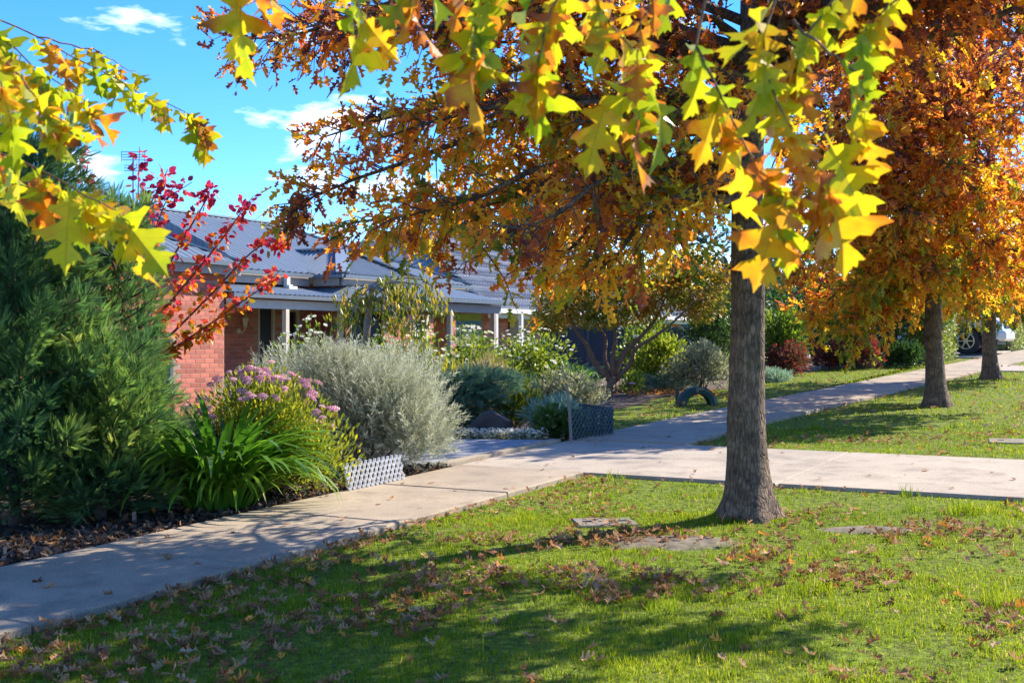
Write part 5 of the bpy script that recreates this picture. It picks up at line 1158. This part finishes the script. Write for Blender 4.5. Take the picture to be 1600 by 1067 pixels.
# ------------------------------------------------------------ far background
def far_house(label, px, py, Y, w, h, rw):
    p = at(px, py, Y); z = p.z; o = thing('hill_house', label, 'house', (p.x, p.y, z-h), 'houses on the far hill')
    MB().box((p.x-w/2, p.y, z-h-2), (p.x+w/2, p.y+7, z)).build('wall', M['rendered'], o)
    MB().add([(p.x-w/2-.5, p.y-.6, z), (p.x+w/2+.5, p.y-.6, z), (p.x+w/2+.5, p.y+7.6, z), (p.x-w/2-.5, p.y+7.6, z), (p.x-w/2+2.5, p.y+3.5, z+rw), (p.x+w/2-2.5, p.y+3.5, z+rw)], [(0, 1, 5, 4), (1, 2, 5), (2, 3, 4, 5), (3, 0, 4)]).build('roof', M['purple_roof'], o)
    for i in range(2): xw = p.x-w/4+w/2*i; MB().box((xw-.7, p.y-.05, z-h*.7), (xw+.7, p.y+.02, z-.5)).build('window', M['glass'], o)
far_house('rendered house on the hill seen above the porch roof', 600, 402, 95, 11, 2.6, 1.4)
far_house('brown-roofed house on the hill right of the rendered one', 655, 404, 100, 8, 2.6, 1.3)
def far_tree(label, px, py, Y, w, h, mat, n, seed, trunk=True, size=.6):
    r = np.random.default_rng(seed); p = at(px, py, Y); z = p.z; o = thing('far_tree', label, 'tree', (p.x, p.y, z-h), 'trees on the far hill')
    lm = [(p.x+r.normal()*w*.28, p.y+r.normal()*w*.2, z-h*.35+r.normal()*h*.17, w*.24, w*.24, h*.17) for i in range(9)]
    P, D, k = blob_points(n, lm, .8, r); MB().inst(ELL[0], ELL[1], P, frames(norm(D+.8*rdir(n, r)), rdir(n, r)), size*(.6+.7*r.random(n)), np.clip(.1+.7*r.random(n), 0, 1)).build('crown', M[mat], o)
    tb = MB().tube([(p.x, p.y, z-h-2), (p.x+.1, p.y, z-h*.7), (p.x, p.y, z-h*.35)], [h*.03, h*.024, h*.012], 7)
    for l in lm: tb.tube([(p.x+.05, p.y, z-h*.65), l[:3]], [h*.014, h*.005], 5)
    tb.build('trunk', M['paletwig'], o)
far_tree('tall dark gum tree far beyond the roofs, seen between oak branches', 752, 235, 75, 6.0, 11, 'gum', 3800, 3, size=.4)
far_tree('round green bush on the hill below the rendered house', 612, 398, 80, 2.6, 2.3, 'green', 1000, 4, size=.3)
far_tree('pale green bush left of the round one on the hill', 598, 403, 78, 2.0, 1.6, 'hedge', 700, 5, size=.3)
far_tree('dark shrub in front of the rendered hill house', 590, 394, 88, 2.6, 2.6, 'green', 700, 6, size=.35)
far_tree('dark tree behind the hill houses', 640, 372, 110, 6, 6, 'green', 1300, 7, size=.5)
far_tree('olive tree at the right of the hill houses', 672, 378, 92, 4.5, 6, 'gold', 1200, 8, size=.4)
far_tree('dark gum beyond the tiled roof', 860, 330, 70, 6, 8, 'gum', 1800, 9, size=.4)
far_tree('broad gum behind the second oak', 1180, 330, 72, 9, 9, 'gum', 2400, 10, size=.45)
far_tree('dense tree behind the far driveway hedges', 1400, 350, 62, 9, 9, 'green', 2600, 11, size=.45)
far_tree('dense tree behind the parked car', 1580, 330, 60, 9, 10, 'green', 2600, 12, size=.45)

# ------------------------------------------------------------ grass, fallen leaves, mulch litter
def grass():
    r = np.random.default_rng(9); mb = MB(); BV = np.array([(-.5, 0, 0), (.5, 0, 0), (.32, .55, .12), (-.32, .55, .12), (0, 1, .38)]); BF = [(0, 1, 2, 3), (3, 2, 4)]
    def band(n, y0, y1, w, h, ybias=1.):
        Y = y0+(y1-y0)*r.random(n)**ybias; X = (r.random(n)*1.32-.53)*2*(.43*Y+.1); s, t = toST(X, Y); lo = pathlo(s)
        lawn = (t < lo-.015) & ~((s > 6.08) & (s < 8.6)) & ~((s > 24.3) & (s < 27)) & ~((s > 30.8) & (s < 35.5))
        back = (t > lo+1.33) & (t < 2.3+.012*(s-9)**1.4+.5*(vn(s*1.1, t*0+3, 2))) & (s > 9.7) & (s < 29)
        edge = (t > 1.33) & (t < 1.5) & (s > 5.5) & (s < 5.95)
        k = lawn | back | edge
        for (a, b, c, d) in DIRTS: k &= (((X-a)/c)**2+((Y-b)/d)**2 > .9*r.random(n)**.6)
        k &= ((X-TX)**2+(Y-TY)**2 > .03)
        dn = fbm(X*1.7, Y*1.7, 7); k &= r.random(n) < np.clip(.3+1.6*(dn-.2), .26, 1)
        X, Y, s, t, dn = X[k], Y[k], s[k], t[k], dn[k]; m = len(X); a = r.random(m)*6.283; tuft = vn(X*9, Y*9, 12)
        d = norm(np.stack([np.cos(a)*.55, np.sin(a)*.55, np.full(m, .85)], -1)+.25*r.normal(size=(m, 3))); n_ = np.stack([np.cos(a+1.57), np.sin(a+1.57), .2+0*a], -1)
        hh = h*(.45+.7*r.random(m))*(.6+.9*np.clip(tuft, 0, 1)**2)*(1+1.6*(hsh(np.floor(X*6), np.floor(Y*6), 3) > .985)); ww = w*(.7+.6*r.random(m))
        dry = np.clip((X-.55*(Y-5)-.3)/2.2, 0, 1)
        T = np.clip(.18+.38*r.random(m)+.45*(dn-.45)+.2*dry*r.random(m)+.35*(r.random(m) < .05+.12*dry), 0, 1)
        mb.inst(BV, BF, np.stack([X, Y, gz(X, Y)-.004], -1), frames(d, np.cross(d, n_)), np.stack([ww, hh, hh], -1), T)
    band(270000, 4.3, 9, .0046, .034, .9); band(190000, 8.5, 15, .0075, .034, .85); band(120000, 14, 34, .016, .048, .8)
    tag(mb.build('grass', M['grass']), 'short green lawn grass of the nature strip with straw-coloured patches', 'grass', kind='stuff')
grass()
def leaves_down():
    r = np.random.default_rng(15); LF = [oak_detail(c, f, w) for c, f, w in ((.3, .3, .3), (.5, .2, .4), (-.3, .4, .3), (.2, .7, .3))]
    ME = [MB().add(v, f, t).mesh('fallen_leaf', M['fallen1'], True) for v, f, t in LF]
    def place(n, y0, y1, b=1.0):
        Y = y0+(y1-y0)*r.random(n)**b; X = (r.random(n)*1.25-.52)*2*(.43*Y+.1); s, t = toST(X, Y); lo = pathlo(s)
        w = .04+2.6*np.clip(fbm(X*1.5+3, Y*1.5, 21)-.475, 0, 1)*2; w = np.where(((t > lo-.25) & (t < lo-.01)) , 1.6*np.where(s < 6.1, 1, .5), w); w = np.where((t > lo) & (t < lo+1.3), .02, w); w = np.where((s > 6.1) & (s < 8.6) & (t < 1.6), .02, w)
        w = np.where((t > 1.3) & (s < 6) & (t < 2.4), 1.3, w); w = np.where((t > 1.5) & (s > 6) & (s < 8.32), .02, w); w = np.where((t > lo+1.3) & (s > 9), w*.9+.15, w)
        w = np.where((s > 16) & (t < lo), w+.5*np.exp(-((s-21)/3)**2), w)
        k = r.random(n) < w; return X[k], Y[k], s[k], t[k]
    def zoff(s, t):
        lo = pathlo(s); return np.where((t > lo) & (t < lo+1.3), .052, np.where((s > 6.1) & (s < 8.6) & (t < 1.4), .04, .03))
    # single leaves: the nearest ones
    X, Y, s, t = place(3600, 4.95, 8.6); k = np.array([i for i in r.permutation(len(X)) if abs(X[i]) < .42*Y[i]])[:290]
    for i in k:
        p = Vector((X[i], Y[i], float(gz(X[i], Y[i]))+float(zoff(s[i], t[i])))); q = Vector(r.normal(size=3)*.3+np.array([0, 0, 1])).to_track_quat('Z', 'Y').to_matrix().to_4x4()@Matrix.Rotation(r.random()*6.28, 4, 'Z')
        Mx = Matrix.Translation(p)@q@Matrix.Scale(r.uniform(.045, .105), 4); o = link('fallen_leaf', ME[r.integers(4)], None, Mx)
        on_path = float(zoff(s[i], t[i])) > .04
        tag(o, 'dry brown oak leaf lying on the shaded concrete footpath' if on_path else 'curled brown oak leaf lying in the foreground lawn', 'fallen leaf', 'fallen leaves on the footpath' if on_path else 'fallen leaves in the foreground lawn')
    mb = MB()
    for n, y0, y1, sz in ((4200, 4.9, 8.2, .066), (11000, 7.8, 14, .062), (14000, 13, 36, .08)):
        X, Y, s, t = place(n, y0, y1, .9); m = len(X); z = gz(X, Y)+zoff(s, t)*.9
        for v in range(4):
            q = np.arange(m) % 4 == v; c = q.sum(); d = norm(rdir(c, r)*np.array([1, 1, .35])); nn = norm(np.array([0, 0, 1])+.45*rdir(c, r)); S = sz*(.6+.6*r.random(c)); Fm = frames(d, nn)
            tv, tf = (OAK if y0 > 7 else (LF[v][0], LF[v][1])); T = np.clip(.05+.62*r.random(c)+.42*(r.random(c) < .2), 0, 1)
            mb.inst(tv, tf, np.stack([X[q], Y[q], z[q]], -1), Fm, np.stack([S, S, S*1.6], -1), T)
    n = 500; px = r.normal(1050, 45, n); py = 610+11*r.random(n)+.03*(px-1050); q = [gp(a, b) for a, b in zip(px, py)]; X = np.array([a for a, b in q]); Y = np.array([b for a, b in q])
    mb.inst(OAK[0], OAK[1], np.stack([X, Y, gz(X, Y)+.03+.03*r.random(n)], -1), frames(norm(rdir(n, r)*np.array([1, 1, .4])), norm(np.array([0, 0, 1])+.6*rdir(n, r))), .075*(.6+.6*r.random(n)), .88+.12*r.random(n))
    tag(mb.build('leaf_litter', M['fallen']), 'brown and orange oak leaves scattered over lawn, beds and path edges', 'leaf litter', kind='stuff')
    # mulch chips in the left bed
    n = 9000; sA = r.uniform(-2, 6, n); tA = 1.32+2.2*r.random(n)**1.6; X, Y = ST(sA, tA); d = norm(rdir(n, r)*np.array([1, 1, .4])); BX = np.array([(-.5, 0, 0), (.5, 0, 0), (.4, 1, .1), (-.4, 1, .15)])
    tag(MB().inst(BX, [(0, 1, 2, 3)], np.stack([X, Y, gz(X, Y)+.02+.02*r.random(n)], -1), frames(d, norm(np.array([0, 0, 1])+.6*rdir(n, r))), np.stack([.014+.02*r.random(n), .03+.05*r.random(n), .03+0*sA], -1), np.clip(r.random(n)**1.5, 0, 1)).build('mulch_chips', M['mulch']), 'dark bark mulch chips under the conifers', 'mulch', kind='stuff')
    # dandelions
    pt = petals(12, .5); DM = MB().add(pt[0], pt[1], pt[2]).tube([(0, 0, -2.2), (0, 0, .1)], .06, 4).mesh('bloom', M['petal_y'])
    for i, (px, py) in enumerate(((340, 1005), (230, 1015), (95, 1012), (283, 1048), (755, 1013), (755, 1020), (1236, 965), (1265, 977), (1286, 966), (1205, 1040), (878, 970), (972, 976))):
        x, y = gp(px, py); o = link('dandelion', DM, None, Matrix.Translation((x, y, gz(x, y)+.05))@Matrix.Scale(.022, 4)); tag(o, 'tiny yellow weed flower in the foreground lawn', 'flower', 'yellow weed flowers in the lawn')
leaves_down()
for o in bpy.data.objects:
    if 'top' in o: del o['top']
